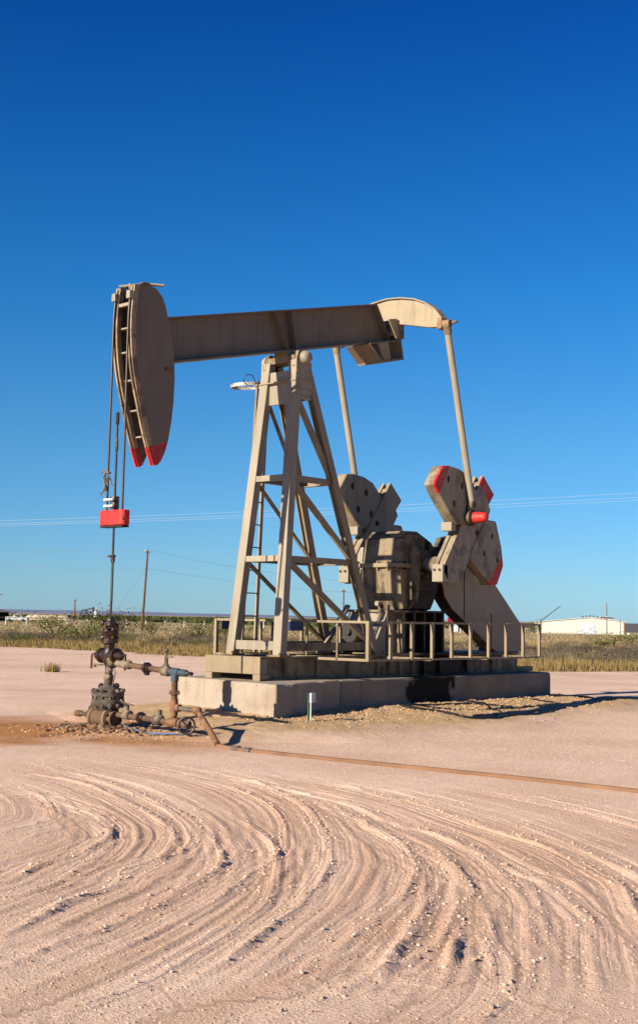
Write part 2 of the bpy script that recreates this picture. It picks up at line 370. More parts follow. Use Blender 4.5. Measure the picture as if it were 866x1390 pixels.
sd_ = np.zeros_like(gx); fd_ = np.zeros_like(gx); tr_ = np.zeros_like(gx); nearm = (gx > -14) & (gx < 2) & (gy < 1) & (gy > -15); _z = np.zeros(nearm.sum()); _b = np.full(nearm.sum(), 9.); _s = np.zeros(nearm.sum()); _f = np.zeros(nearm.sum())
for k, L in enumerate(TRS):
    D, sg, al = line_dist(gx[nearm], gy[nearm], L); _z = np.maximum(_z, np.exp(-((D*sg-.30)/.16)**2)*np.clip(al*6, 0, 1)*np.clip((1-al)*6, 0, 1)*(.3+.9*vnoise(al*7, al*0+k, 70)))
    _m = D < _b; _b[_m] = D[_m]; _s[_m] = (D*sg)[_m]+k*1.7; _f[_m] = (np.exp(-(D/.45)**2)*np.clip(al*9, 0, 1)*np.clip((1-al)*6, 0, 1))[_m]
tr_[nearm] = _z; sd_[nearm] = _s; fd_[nearm] = _f
t2_ = me.color_attributes.new('track', 'FLOAT_COLOR', 'POINT'); t2_.data.foreach_set('color', np.stack([tr_, sd_, fd_, np.ones_like(tr_)], 1).ravel())
ca = me.color_attributes.new('soil', 'FLOAT_COLOR', 'POINT')
ca.data.foreach_set('color', np.stack([vm, mo, st, np.ones_like(st)], 1).ravel())
ground = bpy.data.objects.new('ground', me); COL.objects.link(ground); ground['kind'] = 'structure'
m, nt, b = new_mat('caliche_ground')
tc = nt.nodes.new('ShaderNodeTexCoord').outputs['Object']
at = nt.nodes.new('ShaderNodeAttribute'); at.attribute_name = 'soil'
sep = nt.nodes.new('ShaderNodeSeparateColor'); nt.links.new(at.outputs['Color'], sep.inputs[0])
n1 = noise(nt, .45, 6, tc); n2 = noise(nt, 6, 6, tc, rough=.65); n3 = noise(nt, 45, 4, tc, rough=.7)
pad = mix(nt, ramp(nt, n1, [(.35, 0.), (.65, 1.)]), (.65, .445, .32), (.76, .55, .41))
pad = mix(nt, ramp(nt, n2, [(.45, 0.), (.75, .4)]), pad, (.50, .32, .22))
pad = mix(nt, ramp(nt, noise(nt, .16, 5, tc, rough=.6), [(.48, 0.), (.62, .45)]), pad, (.50, .32, .21))
vor = nd(nt, 'ShaderNodeTexVoronoi'); vor.inputs['Scale'].default_value = 38; nt.links.new(tc, vor.inputs['Vector'])
peb = ramp(nt, vor.outputs['Distance'], [(.10, 1.), (.32, 0.)])
pebs = math_n(nt, 'MULTIPLY', peb, ramp(nt, n3, [(.45, 0.), (.6, 1.)]))
pad = mix(nt, math_n(nt, 'MULTIPLY', pebs, .5), pad, (.74, .60, .48))
pad = mix(nt, ramp(nt, noise(nt, 70, 3, tc, rough=.8), [(.57, 0.), (.70, .7)]), pad, (.29, .175, .115))
at2 = nt.nodes.new('ShaderNodeAttribute'); at2.attribute_name = 'track'
sep2 = nt.nodes.new('ShaderNodeSeparateColor'); nt.links.new(at2.outputs['Color'], sep2.inputs[0])
pad = mix(nt, math_n(nt, 'MULTIPLY', sep2.outputs[0], .6), pad, (.56, .345, .225))
g1 = nt.nodes.new('ShaderNodeTexNoise'); g1.noise_dimensions = '1D'; g1.inputs['Scale'].default_value = 1.0; g1.inputs['Detail'].default_value = 1.5; g1.inputs['Roughness'].default_value = .6
nt.links.new(math_n(nt, 'ADD', math_n(nt, 'MULTIPLY', sep2.outputs[1], 19.), math_n(nt, 'MULTIPLY', noise(nt, .9, 2, tc), 2.)), g1.inputs['W'])
groove = math_n(nt, 'MULTIPLY', ramp(nt, g1.outputs['Fac'], [(.34, 0.), (.66, 1.)]), sep2.outputs[2])
spoil = mix(nt, n2, (.37, .24, .12), (.53, .37, .21))
spoil = mix(nt, ramp(nt, n3, [(.5, 0.), (.75, .7)]), spoil, (.25, .155, .075))
stain = mix(nt, n2, (.32, .125, .035), (.50, .24, .095))
stain = mix(nt, ramp(nt, noise(nt, 2.3, 5, tc), [(.5, 0.), (.75, .8)]), stain, (.15, .07, .03))
veg = mix(nt, noise(nt, .25, 6, tc), (.30, .225, .12), (.42, .32, .175))
veg = mix(nt, ramp(nt, noise(nt, .06, 6, tc, stretch=(1, 1, 1)), [(.52, 0.), (.66, .6)]), veg, (.18, .16, .07))
c = mix(nt, sep.outputs[1], pad, spoil); c = mix(nt, sep.outputs[2], c, stain); c = mix(nt, sep.outputs[0], c, veg)
nt.links.new(c, b.inputs['Base Color']); b.inputs['Roughness'].default_value = .95; b.inputs['Specular IOR Level'].default_value = .1
hh = math_n(nt, 'ADD', math_n(nt, 'MULTIPLY', n3, 1.0), math_n(nt, 'ADD', math_n(nt, 'MULTIPLY', pebs, .55), math_n(nt, 'MULTIPLY', noise(nt, 130, 3, tc), .5)))
hh = math_n(nt, 'ADD', math_n(nt, 'MULTIPLY', hh, .75), math_n(nt, 'MULTIPLY', groove, .34))
bump(nt, b, hh, .9, .022)
me.materials.append(m)

# ------------------------------------------------------------------ stones: loose gravel (nobody could count it)
def stone_cloud(name, pts, mats, label):
    """pts: x,y,size"""
    base = []
    for k in range(6):
        bm = bmesh.new(); bmesh.ops.create_icosphere(bm, subdivisions=1, radius=1)
        r = random.Random(k)
        vs = [(v.co*(.75+.5*r.random())) for v in bm.verts]; fs = [[v.index for v in f.verts] for f in bm.faces]
        base.append((np.array([tuple(v) for v in vs]), np.array(fs))); bm.free()
    V, Fc, MI, o = [], [], [], 0
    for (x, y, s) in pts:
        bv, bf = base[random.randrange(6)]; a = random.random()*6.28; c_, s_ = math.cos(a), math.sin(a)
        sc = np.array([s*random.uniform(.8, 1.4), s*random.uniform(.8, 1.2), s*random.uniform(.5, .9)])
        q = bv*sc; q = np.stack([q[:, 0]*c_-q[:, 1]*s_, q[:, 0]*s_+q[:, 1]*c_, q[:, 2]], 1)
        V.append(q+np.array([x, y, 0])); Fc.append(bf+o); MI += [random.randrange(len(mats))]*len(bf); o += len(bv)
    V = np.concatenate(V); xs = np.array([p[0] for p in pts]); ys = np.array([p[1] for p in pts])
    hz = height(xs, ys)+np.array([p[2] for p in pts])*.25; V[:, 2] += np.repeat(hz, [len(base[0][0])]*len(pts))
    me = bpy.data.meshes.new(name); me.from_pydata(V.tolist(), [], np.concatenate(Fc).tolist())
    for mm in mats: me.materials.append(mm)
    me.polygons.foreach_set('material_index', MI)
    ob = bpy.data.objects.new(name, me); COL.objects.link(ob); tag(ob, label, 'gravel', None, 'stuff'); return ob
pts = []
for k, L in enumerate(TRS):
    a = RAMP_[k]; seg = L[1:]-L[:-1]; ln = np.hypot(seg[:, 0], seg[:, 1])
    for i in range(len(seg)):
        nrm = np.array([-seg[i][1], seg[i][0]])/max(ln[i], 1e-5); mid = abs(i/len(seg)-.5)
        for _ in range(int(ln[i]*a*(50 if mid < .3 else 14))):
            p = L[i]+seg[i]*random.random()+nrm*random.gauss(0, .07); pts.append((p[0], p[1], random.choice((.004, .004, .005, .007, .009, .013))))
for _ in range(22000):
    u = random.uniform(5.5, 24)**1.0; w = random.uniform(-.32, .32)*u+random.gauss(0, .4)
    pts.append((CAM.x+u*cY+w*sY, CAM.y+u*sY-w*cY, random.choice((.003, .003, .004, .005, .007))))
cl_ = []
for _ in range(2600):
    x = random.uniform(-2.2, 7.5); y = -1.15-abs(random.gauss(0, .8)); cl_.append((x, y, random.choice((.006, .008, .011, .015, .022))))
for _ in range(900):
    cl_.append((-3.9+random.gauss(0, .5), -.3+random.gauss(0, .7), random.choice((.006, .010, .014, .02))))
stone_cloud('gravel', pts, [plain('pale_stone', (.47, .32, .23), .9, k=1), plain('brown_stone', (.36, .23, .155), .9, k=1), plain('light_stone', (.52, .37, .275), .9, k=1)],
            'loose pinkish gravel and clods scattered over the pad')
stone_cloud('clods', cl_, [M['clod'], M['clod_dark']], 'crumbly tan clods on the spoil around the blocks and wellhead')

stone_cloud('oily_debris', [(-3.95+random.gauss(0, .33), -.05+random.gauss(0, .42), random.choice((.015, .022, .03, .045))) for _ in range(300)], [plain('oily_clod', (.08, .045, .025), .9, k=1), plain('brown_debris', (.18, .10, .05), .9, k=1)], 'dark oily lumps heaped round the foot of the wellhead')
# ------------------------------------------------------------------ foundation
def concrete(name, col, extra=None):
    m, nt, b = new_mat(name)
    c = mix(nt, ramp(nt, noise(nt, 2.2, 6), [(.35, 0.), (.7, 1.)]), tuple(v*.82 for v in col), col)
    c = mix(nt, ramp(nt, noise(nt, 5, 5, stretch=(1, 1, .1)), [(.5, 0.), (.72, .45)]), c, (col[0]*.55, col[1]*.42, col[2]*.34))
    c = mix(nt, ramp(nt, noise(nt, 16, 6, rough=.7), [(.62, 0.), (.66, .8)]), c, (.16, .09, .05))
    c = mix(nt, ramp(nt, noise(nt, 1.1, 6, stretch=(1, 1, 2)), [(.5, 0.), (.64, .45)]), c, (col[0]*.62, col[1]*.5, col[2]*.4))
    if extra: c = extra(nt, c)
    nt.links.new(c, b.inputs['Base Color']); b.inputs['Roughness'].default_value = .9; b.inputs['Specular IOR Level'].default_value = .2
    bump(nt, b, noise(nt, 25, 6, rough=.7), .5, .012)
    return m
ZT = .6926
def rough_block(poly, z0, z1, seed):
    bm = bmesh.new(); mb = MB().prism_z(poly, z0, z1); vs = [bm.verts.new(v) for v in mb.v]
    for f in mb.f: bm.faces.new([vs[i] for i in f])
    bmesh.ops.recalc_face_normals(bm, faces=bm.faces)
    bmesh.ops.bevel(bm, geom=list(bm.edges), offset=.02, segments=1, affect='EDGES')
    bmesh.ops.triangulate(bm, faces=bm.faces)
    for _ in range(7):
        es = [e for e in bm.edges if e.calc_length() > .09 and (e.verts[0].co.z > z1-.35 or e.verts[1].co.z > z1-.35 or e.calc_length() > .4)]
        if not es: break
        bmesh.ops.subdivide_edges(bm, edges=es, cuts=1); bmesh.ops.triangulate(bm, faces=bm.faces)
    bm.normal_update(); P_ = np.array([tuple(v.co) for v in bm.verts])
    q = fbm(P_[:, 0]*6+P_[:, 2]*3, P_[:, 1]*6+P_[:, 2]*5, 4, seed); q2 = np.clip(vnoise(P_[:, 0]*3+9, P_[:, 1]*3+P_[:, 2]*2, seed+9)-.55, 0, 1)
    for v, a, b_ in zip(bm.verts, q, q2):
        edge = 1 if (v.co.z > z1-.035) and max(abs(v.normal.x), abs(v.normal.y)) > .2 else 0
        v.co += v.normal*(.008*a-.07*b_*edge-.012*edge*abs(a))
    out = MB(); out.v = [tuple(v.co) for v in bm.verts]; bm.verts.index_update(); out.f = [tuple(v.index for v in f.verts) for f in bm.faces]; out.mi = [0]*len(out.f); bm.free(); return out
f1 = rough_block([(-1.694,-1.547),(.385,-1.076),(.385,1.53),(-1.249,1.282)], -.35, ZT, 3)
fb = obj('concrete_block', f1, concrete('pale_concrete', (.335, .275, .21)), loc=(-.6, 0, 0))
tag(fb, 'pale weathered concrete block under the front end of the pump jack', 'concrete block')
f2 = rough_block([(.40,-1.072),(7.285,-.99),(7.285,1.0),(.40,1.0)], -.35, ZT-.006, 5)
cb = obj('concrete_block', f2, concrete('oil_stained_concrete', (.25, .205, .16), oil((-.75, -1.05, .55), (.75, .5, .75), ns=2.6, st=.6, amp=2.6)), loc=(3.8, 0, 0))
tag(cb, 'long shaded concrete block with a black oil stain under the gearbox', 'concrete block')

# ------------------------------------------------------------------ the pump jack
PJ = thing('pump_jack', 'tan oil pump jack with red-tipped counterweights standing on concrete blocks', 'pump jack', (2, 0, ZT))
ZS = 1.0892; YS = .664
# skid
skid = obj('skid', MB().hsec((-1.15, -YS+.08, .89), (6.6, -YS+.08, .89), .16, .395, .025).hsec((-1.15, YS-.08, .89), (6.6, YS-.08, .89), .16, .395, .025), M['tan_oily_shaded'], PJ)
b_ = MB().box((-1.18, -YS, .80), (-1.00, YS, ZS)); b_.box((-1.178, -YS, ZT), (-.95, -YS+.17, .80)); b_.box((-1.178, YS-.17, ZT), (-.95, YS, .80))
obj('front_crossbeam', b_, M['tan'], skid, bevel=.008)
for x in (-.75, -.1, .8, 1.85, 2.6, 3.5, 4.6, 5.6, 6.45):
    obj('crossbeam', MB().box((x-.06, -YS+.17, .78), (x+.06, YS-.17, ZS-.012)), M['tan_oily_shaded'], skid)
for x in (-.55, .25, 1.1, 1.9, 2.25, 2.55, 2.95, 3.3, 3.8, 4.7, 5.6):
    obj('stiffener', MB().box((x-.012, -YS+.005, .72), (x+.012, -YS+.07, 1.062)), M['tan_oily_shaded'], skid)
dk = MB()
dk.box((2.15, -.75, ZS+.002), (4.5, .75, ZS+.035)); dk.box((4.9, -.62, ZS+.002), (6.6, .62, ZS+.03))
obj('deck_plate', dk, M['tan_oily_shaded'], skid)
# rail support outriggers
for x in (.25, 1.95, 3.7, 5.35):
    for s in (-1, 1): obj('outrigger', MB().bar((x, s*YS, 1.05), (x, s*1.86, 1.05), .05, .05), M['tan_oily_shaded'], skid)

# guard rail around the cranks
GR = obj('guard_rail', MB().bar((.19, -1.86, 1.695), (5.46, -1.86, 1.695), .035, .035).bar((.19, 1.86, 1.695), (5.46, 1.86, 1.695), .035, .035)
         .bar((.19, -1.86, 1.695), (.19, 1.86, 1.695), .035, .04).bar((5.46, -1.86, 1.695), (5.46, 1.86, 1.695), .035, .035)
         .bar((.19, -1.86, 1.055), (5.46, -1.86, 1.055), .03, .035).bar((.19, 1.86, 1.055), (5.46, 1.86, 1.055), .03, .035)
         .bar((.19, -1.86, 1.058), (.19, 1.86, 1.058), .03, .045).bar((5.46, -1.86, 1.055), (5.46, 1.86, 1.055), .03, .035), M['tan'], PJ)
for i in range(10):
    for s in (-1, 1):
        x = .19+i*.5856; w = .05 if i else .065
        bb = MB().angle((x-w/2, s*1.86-.025, 1.04), (x-w/2, s*1.86-.025, 1.712), w, .012, (0, 1, 0), (1, 0, 0))
        obj('rail_post', bb, M['tan'], GR)
for y in (-1.16, -.45, .4, 1.2):
    obj('rail_post', MB().bar((.19, y, 1.04), (.19, y, 1.69), .03, .03, (0, 1, 0)), M['tan_oily_shaded'], GR)
for (x0, y0, x1, y1) in ((.30, 1.86, .72, 1.86), (.16, .02, .16, -.32)):
    obj('sign', MB().bar((x0, y0-.03, 1.60), (x1, y1-.03, 1.60), .006, .16), M['signblue'], GR, label='small dark blue sign plate on the guard rail')
# samson post
ZA = 6.354; LA, LC, WL, WA = -.627, 1.891, .573, .33
SPP = obj('samson_post', MB().box((-.20, -.44, 5.62), (.20, -.40, 6.30)).box((-.20, .40, 5.62), (.20, .44, 6.30)).box((-.16, -.40, 5.55), (-.13, .40, 6.15)).box((.13, -.40, 5.62), (.16, .40, 6.2))
          .box((-.24, -.46, 5.93), (.24, .46, 5.955)), M['tan_post'], PJ, bevel=.005)
def legpt(xb, s, z):
    t = (z-ZS)/(ZA-ZS); xt = math.copysign(.10, xb)
    return Vector((xb*(1-t)+xt*t, s*(WL*(1-t)+WA*t), z))
for s in (-1, 1):
    a, b_ = legpt(LA, s, ZS), legpt(LA, s, 6.32)
    obj('leg', MB().bar(a, b_, .155, .19, (0, 1, 0)), M['tan_post'], SPP, bevel=.006)
    a, b_ = legpt(LC, s, ZS), legpt(LC, s, 6.30)
    obj('leg', MB().hsec(a, b_, .14, .145, .018, (0, 1, 0)), M['tan'], SPP)
    for xb in (LA, LC):
        p = legpt(xb, s, ZS)
        fo = MB().box((p.x-.15, p.y-.15, ZS+.001), (p.x+.15, p.y+.15, ZS+.025))
        for qx in (-.11, .11):
            for qy in (-.11, .11): fo.cyl((p.x+qx, p.y+qy, ZS+.02), (p.x+qx, p.y+qy, ZS+.07), .02, 6)
        obj('foot_plate', fo, M['rustedge'], SPP)
for z in (4.2, 2.77):
    h = .10
    obj('cross_brace', MB().angle(legpt(LA, -1, z)+Vector((-.06, .08, -.05)), legpt(LA, 1, z)+Vector((-.06, -.08, -.05)), h, .012, (0, 0, 1), (1, 0, 0)), M['tan_post'], SPP)
    obj('cross_brace', MB().angle(legpt(LC, -1, z)+Vector((.02, .07, -.05)), legpt(LC, 1, z)+Vector((.02, -.07, -.05)), h, .012, (0, 0, 1), (-1, 0, 0)), M['tan'], SPP)
    for s in (-1, 1):
        o_ = Vector((0, s*.0, -.05))
        obj('side_brace', MB().angle(legpt(LA, s, z)+o_+Vector((.07, 0, 0)), legpt(LC, s, z)+o_+Vector((-.06, 0, 0)), h, .012, (0, 0, 1), (0, -s, 0)), M['tan'], SPP)
obj('cross_brace', MB().box((LA-.02, -WL+.09, 1.19), (LA+.06, WL-.09, 1.345)), M['tan_post'], SPP)
for s in (-1, 1):
    obj('side_brace', MB().bar((LA+.1, s*WL, 1.25), (LC-.1, s*WL, 1.25), .06, .14), M['tan_oily_shaded'], SPP)
    for z0, z1 in ((5.62, 4.22), (4.12, 2.82), (2.70, 1.25)):
        a = legpt(LA, s, z0)+Vector((.06, s*.02, 0)); c_ = legpt(LC, s, z1)+Vector((-.05, s*.02, 0))
        obj('diagonal_brace', MB().angle(a, c_, .085, .012, (0, 0, 1), (0, -s, 0)), M['tan_oily_shaded'] if s > 0 else M['tan'], SPP)
# centre bearing
cb_ = MB().cyl((0, -.44, ZA+.02), (0, .44, ZA+.02), .085, 20); cb_.box((-.16, -.34, 6.30), (.16, .34, 6.42)); cb_.prism_y([(-.20, 6.20), (.20, 6.20), (.10, 6.50), (-.10, 6.50)], -.40, -.33); cb_.prism_y([(-.20, 6.20), (.20, 6.20), (.10, 6.50), (-.10, 6.50)], .33, .40)
cb_.box((-.17, -.15, 6.41), (.17, .15, 6.53))
SB = obj('centre_bearing', cb_, M['tan_oily_shaded'], SPP, bevel=.006)
for s in (-1, 1): obj('bearing_cap', MB().lathe((0, s*.44, ZA+.02), (0, s, 0), [(0, .12), (.06, .12), (.11, .095), (.13, .05), (.135, .01)], 24), M['tan_post'], SB, smooth=True)
for x, s in ((-.08, -1), (-.08, 1), (.3, -1)):
    pass
obj('grease_line', MB().tube([tuple(q) for q in smooth3([(-.1, .46, 6.1), (-.16, .52, 5.95), (-.3, .6, 5.92), (-.42, .66, 6.0), (-.40, .62, 6.12), (-.28, .58, 6.12), (-.20, .55, 5.98), (-.12, .5, 6.15), (.0, .36, 6.42)])], .008, 6), M['black'], SPP, smooth=True)
for s in (-1, 1):
    for x in (-.16, -.05, .06, .16):
        for z in (5.68, 5.80, 6.02, 6.12): obj('gusset_bolt', MB().cyl((x, s*.435, z), (x, s*.458, z), .014, 6), M['rustedge'], SPP)
# ladder
LD = obj('ladder', MB().bar((-.19, .80, 1.12), (-.075, .66, 6.0), .035, .05, (0, 1, 0)), M['tan_oily_shaded'], PJ)
obj('ladder_rail', MB().bar((.155, .80, 1.12), (.185, .66, 6.0), .045, .06, (0, 1, 0)), M['tan_post'], LD)
for i in range(12):
    z = 1.35+i*.415; t = (z-1.12)/4.88
    obj('rung', MB().cyl((-.19+.115*t, .80-.14*t, z), (.155+.03*t, .80-.14*t, z), .011, 8), M['dark'], LD)
hp = []
for i in range(33):
    w = -PI/2+2*PI*i/32; hp.append((.03+.30*math.cos(w), 1.02+.33*math.sin(w)))
hb = MB()
for i in range(32):
    (x0, y0), (x1, y1) = hp[i], hp[i+1]
    hb.bar((x0, y0, 6.03+.02*math.sin(i/5)), (x1, y1, 6.03+.02*math.sin((i+1)/5)), .008, .065)
obj('safety_hoop', hb, paint('hoop_paint', (.60, .56, .48), .8, .3), LD)

# walking beam
T = math.radians(13.5874); cT, sT = math.cos(T), math.sin(T); ZB = 6.5347
def bp(x, y, h): return Vector((x*cT-h*sT, y, ZB+x*sT+h*cT))
HB = .75; XB0 = -2.92
prof_web = []
wb = MB()
def beam_part(x0, x1t, x1b, y0, y1, h0, h1):
    vs = [bp(x, y, h) for y in (y0, y1) for (x, h) in ((x0, h0), (x1b, h0), (x1t, h1), (x0, h1))]
    wb.add(vs, [(0,1,2,3),(7,6,5,4),(0,4,5,1),(1,5,6,2),(2,6,7,3),(3,7,4,0)])
XE_B, XE_T = 2.86, 2.58
beam_part(XB0, XE_B, XE_B, -.155, .155, 0, .028)
beam_part(XB0, XE_T, XE_T, -.155, .155, HB-.028, HB)
beam_part(XB0, XE_T+.01, XE_B-.01, -.011, .011, .028, HB-.028)
M['beam'] = paint('shaded_brown_beam_paint', (.25, .185, .125), .4, .5)  # browner paint, also darkened to deepen the beam's shaded side
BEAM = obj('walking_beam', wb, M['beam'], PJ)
st_ = MB()
for s in (-1, 1):
    vs = [bp(x, y, h) for (x, y, h) in ((-.10, s*.012, .028), (-.10, s*.150, .028), (-.28, s*.150, HB-.03), (-.28, s*.012, HB-.03))]
    vs2 = [v+Vector((.02, 0, 0)) for v in vs]
    st_.add(vs+vs2, [(0,1,2,3),(7,6,5,4),(0,4,5,1),(1,5,6,2),(2,6,7,3),(3,7,4,0)])
    st_.add([bp(x, y, h) for (x, y, h) in ((.12, s*.012, .028), (.12, s*.150, .028), (.12, s*.150, HB-.03), (.12, s*.012, HB-.03), (.14, s*.012, .028), (.14, s*.150, .028), (.14, s*.150, HB-.03), (.14, s*.012, HB-.03))], [(0,1,2,3),(7,6,5,4),(0,4,5,1),(1,5,6,2),(2,6,7,3),(3,7,4,0)])
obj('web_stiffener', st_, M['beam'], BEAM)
# slanted end plates closing the rear of the beam
ep = MB(); ep.add([bp(x, y, h) for (x, h) in ((XE_B-.004, .0), (XE_B+.02, .0), (XE_T+.02, HB+.0), (XE_T-.004, HB+.0)) for y in (-.158, .158)], [(0,2,3,1),(4,6,7,5),(0,1,7,6),(2,4,5,3),(0,6,4,2),(1,3,5,7)])
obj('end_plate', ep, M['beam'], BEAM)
# tail bracket
tb = MB()
def quad_prism(mb, pts, y0, y1, mi=0):
    n = len(pts); vs = [bp(p[0], y0, p[1]) for p in pts]+[bp(p[0], y1, p[1]) for p in pts]
    mb.add(vs, [tuple(range(n)), tuple(range(2*n-1, n-1, -1))]+[(i, i+n, (i+1) % n+n, (i+1) % n) for i in range(n)], mi)
quad_prism(tb, [(2.02, -.015), (2.30, -.36), (2.33, -.36), (2.06, -.015)], -.30, .30)      # sloping front plate
quad_prism(tb, [(2.30, -.40), (3.02, -.40), (3.02, -.36), (2.30, -.36)], -.30, .30)        # bottom plate
quad_prism(tb, [(2.06, -.003), (3.02, -.003), (3.02, -.028), (2.06, -.028)], -.30, .30)    # top plate
quad_prism(tb, [(2.98, -.36), (3.02, -.36), (3.02, .40), (2.98, .40)], -.30, .30)           # rear plate
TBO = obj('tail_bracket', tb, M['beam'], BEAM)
for y in (-.02, .22):
    t2 = MB(); quad_prism(t2, [(2.42, -.36), (2.62, -.36), (2.62, -.028), (2.30, -.028)], y-.27, y-.25); obj('rib', t2, M['tan'], TBO)
t2 = MB(); quad_prism(t2, [(2.90, .03), (2.98, .03), (2.98, .42), (2.74, .42)], -.29, -.26); obj('rib', t2, M['tan'], TBO); t2 = MB(); quad_prism(t2, [(2.90, .03), (2.98, .03), (2.98, .42), (2.74, .42)], .26, .29); obj('rib', t2, M['tan'], TBO)
for s in (-1, 1): obj('bolt', MB().cyl(bp(3.02, s*.2, .12), bp(3.07, s*.2, .12), .025, 8), M['dark'], TBO)

# horsehead
ROPE_R = 3.80
head = [(-3.63,6.95),(-3.52,7.00),(-3.4,7.01),(-3.28,6.98),(-3.15,6.87),(-3.07,6.71),(-3.03,6.57),(-2.92,6.2),(-2.86,5.87),(-2.84,5.57),(-2.85,5.2),(-2.88,4.89),(-2.94,4.55),(-3.0,4.36),(-3.08,4.20),(-3.15,4.13)]
def arcp(deg, r):
    r = r+.15*max(0., (-deg-18)/17)**1.5
    return (-r*math.cos(math.radians(deg)), ZA+r*math.sin(math.radians(deg)))
arc = [arcp(a, 3.765) for a in np.linspace(-34.6, 6.5, 22)]
outline = head+arc
def red_tip(nt, c):
    geo = nt.nodes.new('ShaderNodeTexCoord'); sp = nt.nodes.new('ShaderNodeSeparateXYZ'); nt.links.new(geo.outputs['Object'], sp.inputs[0])
    # boundary rises toward the rear of the head
    v = math_n(nt, 'SUBTRACT', math_n(nt, 'ADD', math_n(nt, 'MULTIPLY', sp.outputs[0], -.30), sp.outputs[2]), 5.315)
    return mix(nt, math_n(nt, 'MULTIPLY', ramp(nt, math_n(nt, 'ADD', v, .5), [(.497, 1.), (.503, 0.)]), ramp(nt, noise(nt, 9, 6), [(.40, .55), (.5, 1.)])), c, (.40, .016, .014))
mhead = paint('shaded_brown_horsehead_paint', (.25, .185, .125), .35, .3, extra=red_tip)  # same brown, darkened to deepen the shade on the head's side
mtrack = paint('rusty_track_paint', (.47, .33, .19), .8, .3, extra=red_tip)
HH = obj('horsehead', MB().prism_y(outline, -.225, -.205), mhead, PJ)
obj('far_side_plate', MB().prism_y(outline, .205, .225), paint('shaded_brown_side_paint', (.25, .185, .125), .5, .6), HH)  # far plate shares the shade-darkened brown
inn = MB()
for s in (-1, 1): inn.prism_y(outline, s*.205-.0-(.10 if s > 0 else 0)+(.002 if s < 0 else -.002), s*.205+(.10 if s < 0 else 0)+(.002 if s < 0 else -.002)) if False else None
# back and inner web plates
backp = [(p[0], p[1]) for p in head[3:12]]
for i in range(len(backp)-1):
    a, b_ = backp[i], backp[i+1]; inn.bar((a[0]-.02, -.0, a[1]), (b_[0]-.02, 0, b_[1]), .40, .015, (1, 0, 0))
obj('back_plate', inn, M['dark'], HH)  # dark colour painted in for the shade inside the head
for s in (-1, 1):
    tr = MB(); degs = np.linspace(-34.8, 9, 34)
    for i in range(len(degs)-1):
        (x0, z0), (x1, z1) = arcp(degs[i], 3.775), arcp(degs[i+1], 3.775); (X0, Z0), (X1, Z1) = arcp(degs[i], 3.69), arcp(degs[i+1], 3.69)
        for (ya, yb, dr) in ((.125, .165, 0), (.165, .20, -.03), (.20, .235, .004)):
            f_ = 1+dr/3.775
            q0, q1 = arcp(degs[i], 3.775+dr), arcp(degs[i+1], 3.775+dr)
            tr.add([(q0[0], s*ya, q0[1]), (q0[0], s*yb, q0[1]), (q1[0], s*yb, q1[1]), (q1[0], s*ya, q1[1]), (X0, s*ya, Z0), (X0, s*yb, Z0), (X1, s*yb, Z1), (X1, s*ya, Z1)],
                   [(0,1,2,3), (4,7,6,5), (0,3,7,4), (1,5,6,2)]+([(0,4,5,1)] if i == 0 else []))
    ct = [arcp(9, 3.78), (-3.66, 6.96), (-3.55, 7.02), (-3.42, 7.03)]
    for i in range(3): tr.bar((ct[i][0], s*.18, ct[i][1]), (ct[i+1][0], s*.18, ct[i+1][1]), .11, .03, (0, 0, 1))
    obj('rope_track', tr, mtrack, HH)
for dg in (-28, -21.5, -14, -7, -1):
    x, z = arcp(dg, 3.70); obj('crosstie', MB().box((x, -.205, z-.012), (x+.16, .205, z+.012)), M['tan_post'], HH)
x, z = arcp(4.6, 3.75); obj('crosstie', MB().box((x-.02, -.16, z-.02), (x+.06, .12, z+.03)), M['tan_post'], HH)
tp = MB().bar((-3.66, .26, 7.02), (-3.34, -.10, 7.07), .05, .03).bar((-3.45, -.02, 7.07), (-3.16, -.26, 7.05), .10, .025).cyl((-3.40, -.05, 7.0), (-3.40, -.05, 7.09), .02, 8).cyl((-3.55, .12, 6.98), (-3.55, .12, 7.07), .02, 8)
obj('top_latch', tp, M['tan_post'], HH)
hk = MB().cyl((-3.02, -.225, 5.70), (-3.02, -.26, 5.70), .035, 10); hk.box((-3.0, -.25, 5.68), (-2.90, -.235, 5.72)); obj('hinge_pin', hk, M['orange_rust'], HH)
obj('lug', MB().box((-3.10, -.16, 5.55), (-2.80, .16, 5.62)), M['tan'], HH)

# equalizer
EX, EZ = 2.93, 7.40
eqp = [(1.36, EZ-.06), (1.36, EZ+.10), (1.20, EZ+.30), (.95, EZ+.47), (.70, EZ+.58), (.35, EZ+.66), (0, EZ+.69)]
top = eqp+[(-a, b) for a, b in eqp[::-1][1:]]; bot = [(-1.05, EZ-.03), (-.7, EZ+.05), (-.35, EZ+.13), (0, EZ+.16), (.35, EZ+.13), (.7, EZ+.05), (1.05, EZ-.03)]
EQ = obj('equalizer', MB().prism_x(top+bot, EX-.06, EX+.06), paint('tan_paint_sunny', (.50, .39, .24), .3, .35), PJ, bevel=.01)
fl = MB()
for i in range(len(top)-1):
    if abs(top[i][0]-top[i+1][0]) > .05: fl.bar((EX, top[i][0], top[i][1]), (EX, top[i+1][0], top[i+1][1]), .22, .025, (0, 0, 1))
obj('top_flange', fl, M['tan_post'], EQ)
for s in (-1, 1):
    e_ = MB().cyl((EX, s*1.22, EZ), (EX, s*1.50, EZ), .075, 16); e_.box((EX-.09, s*1.30-.05, EZ-.10), (EX+.09, s*1.30+.05, EZ+.12)); e_.cyl((EX+.02, s*1.40, EZ), (EX+.10, s*1.60, EZ+.04), .03, 8)
    obj('end_bearing', e_, M['rustedge'], EQ, bevel=.01)
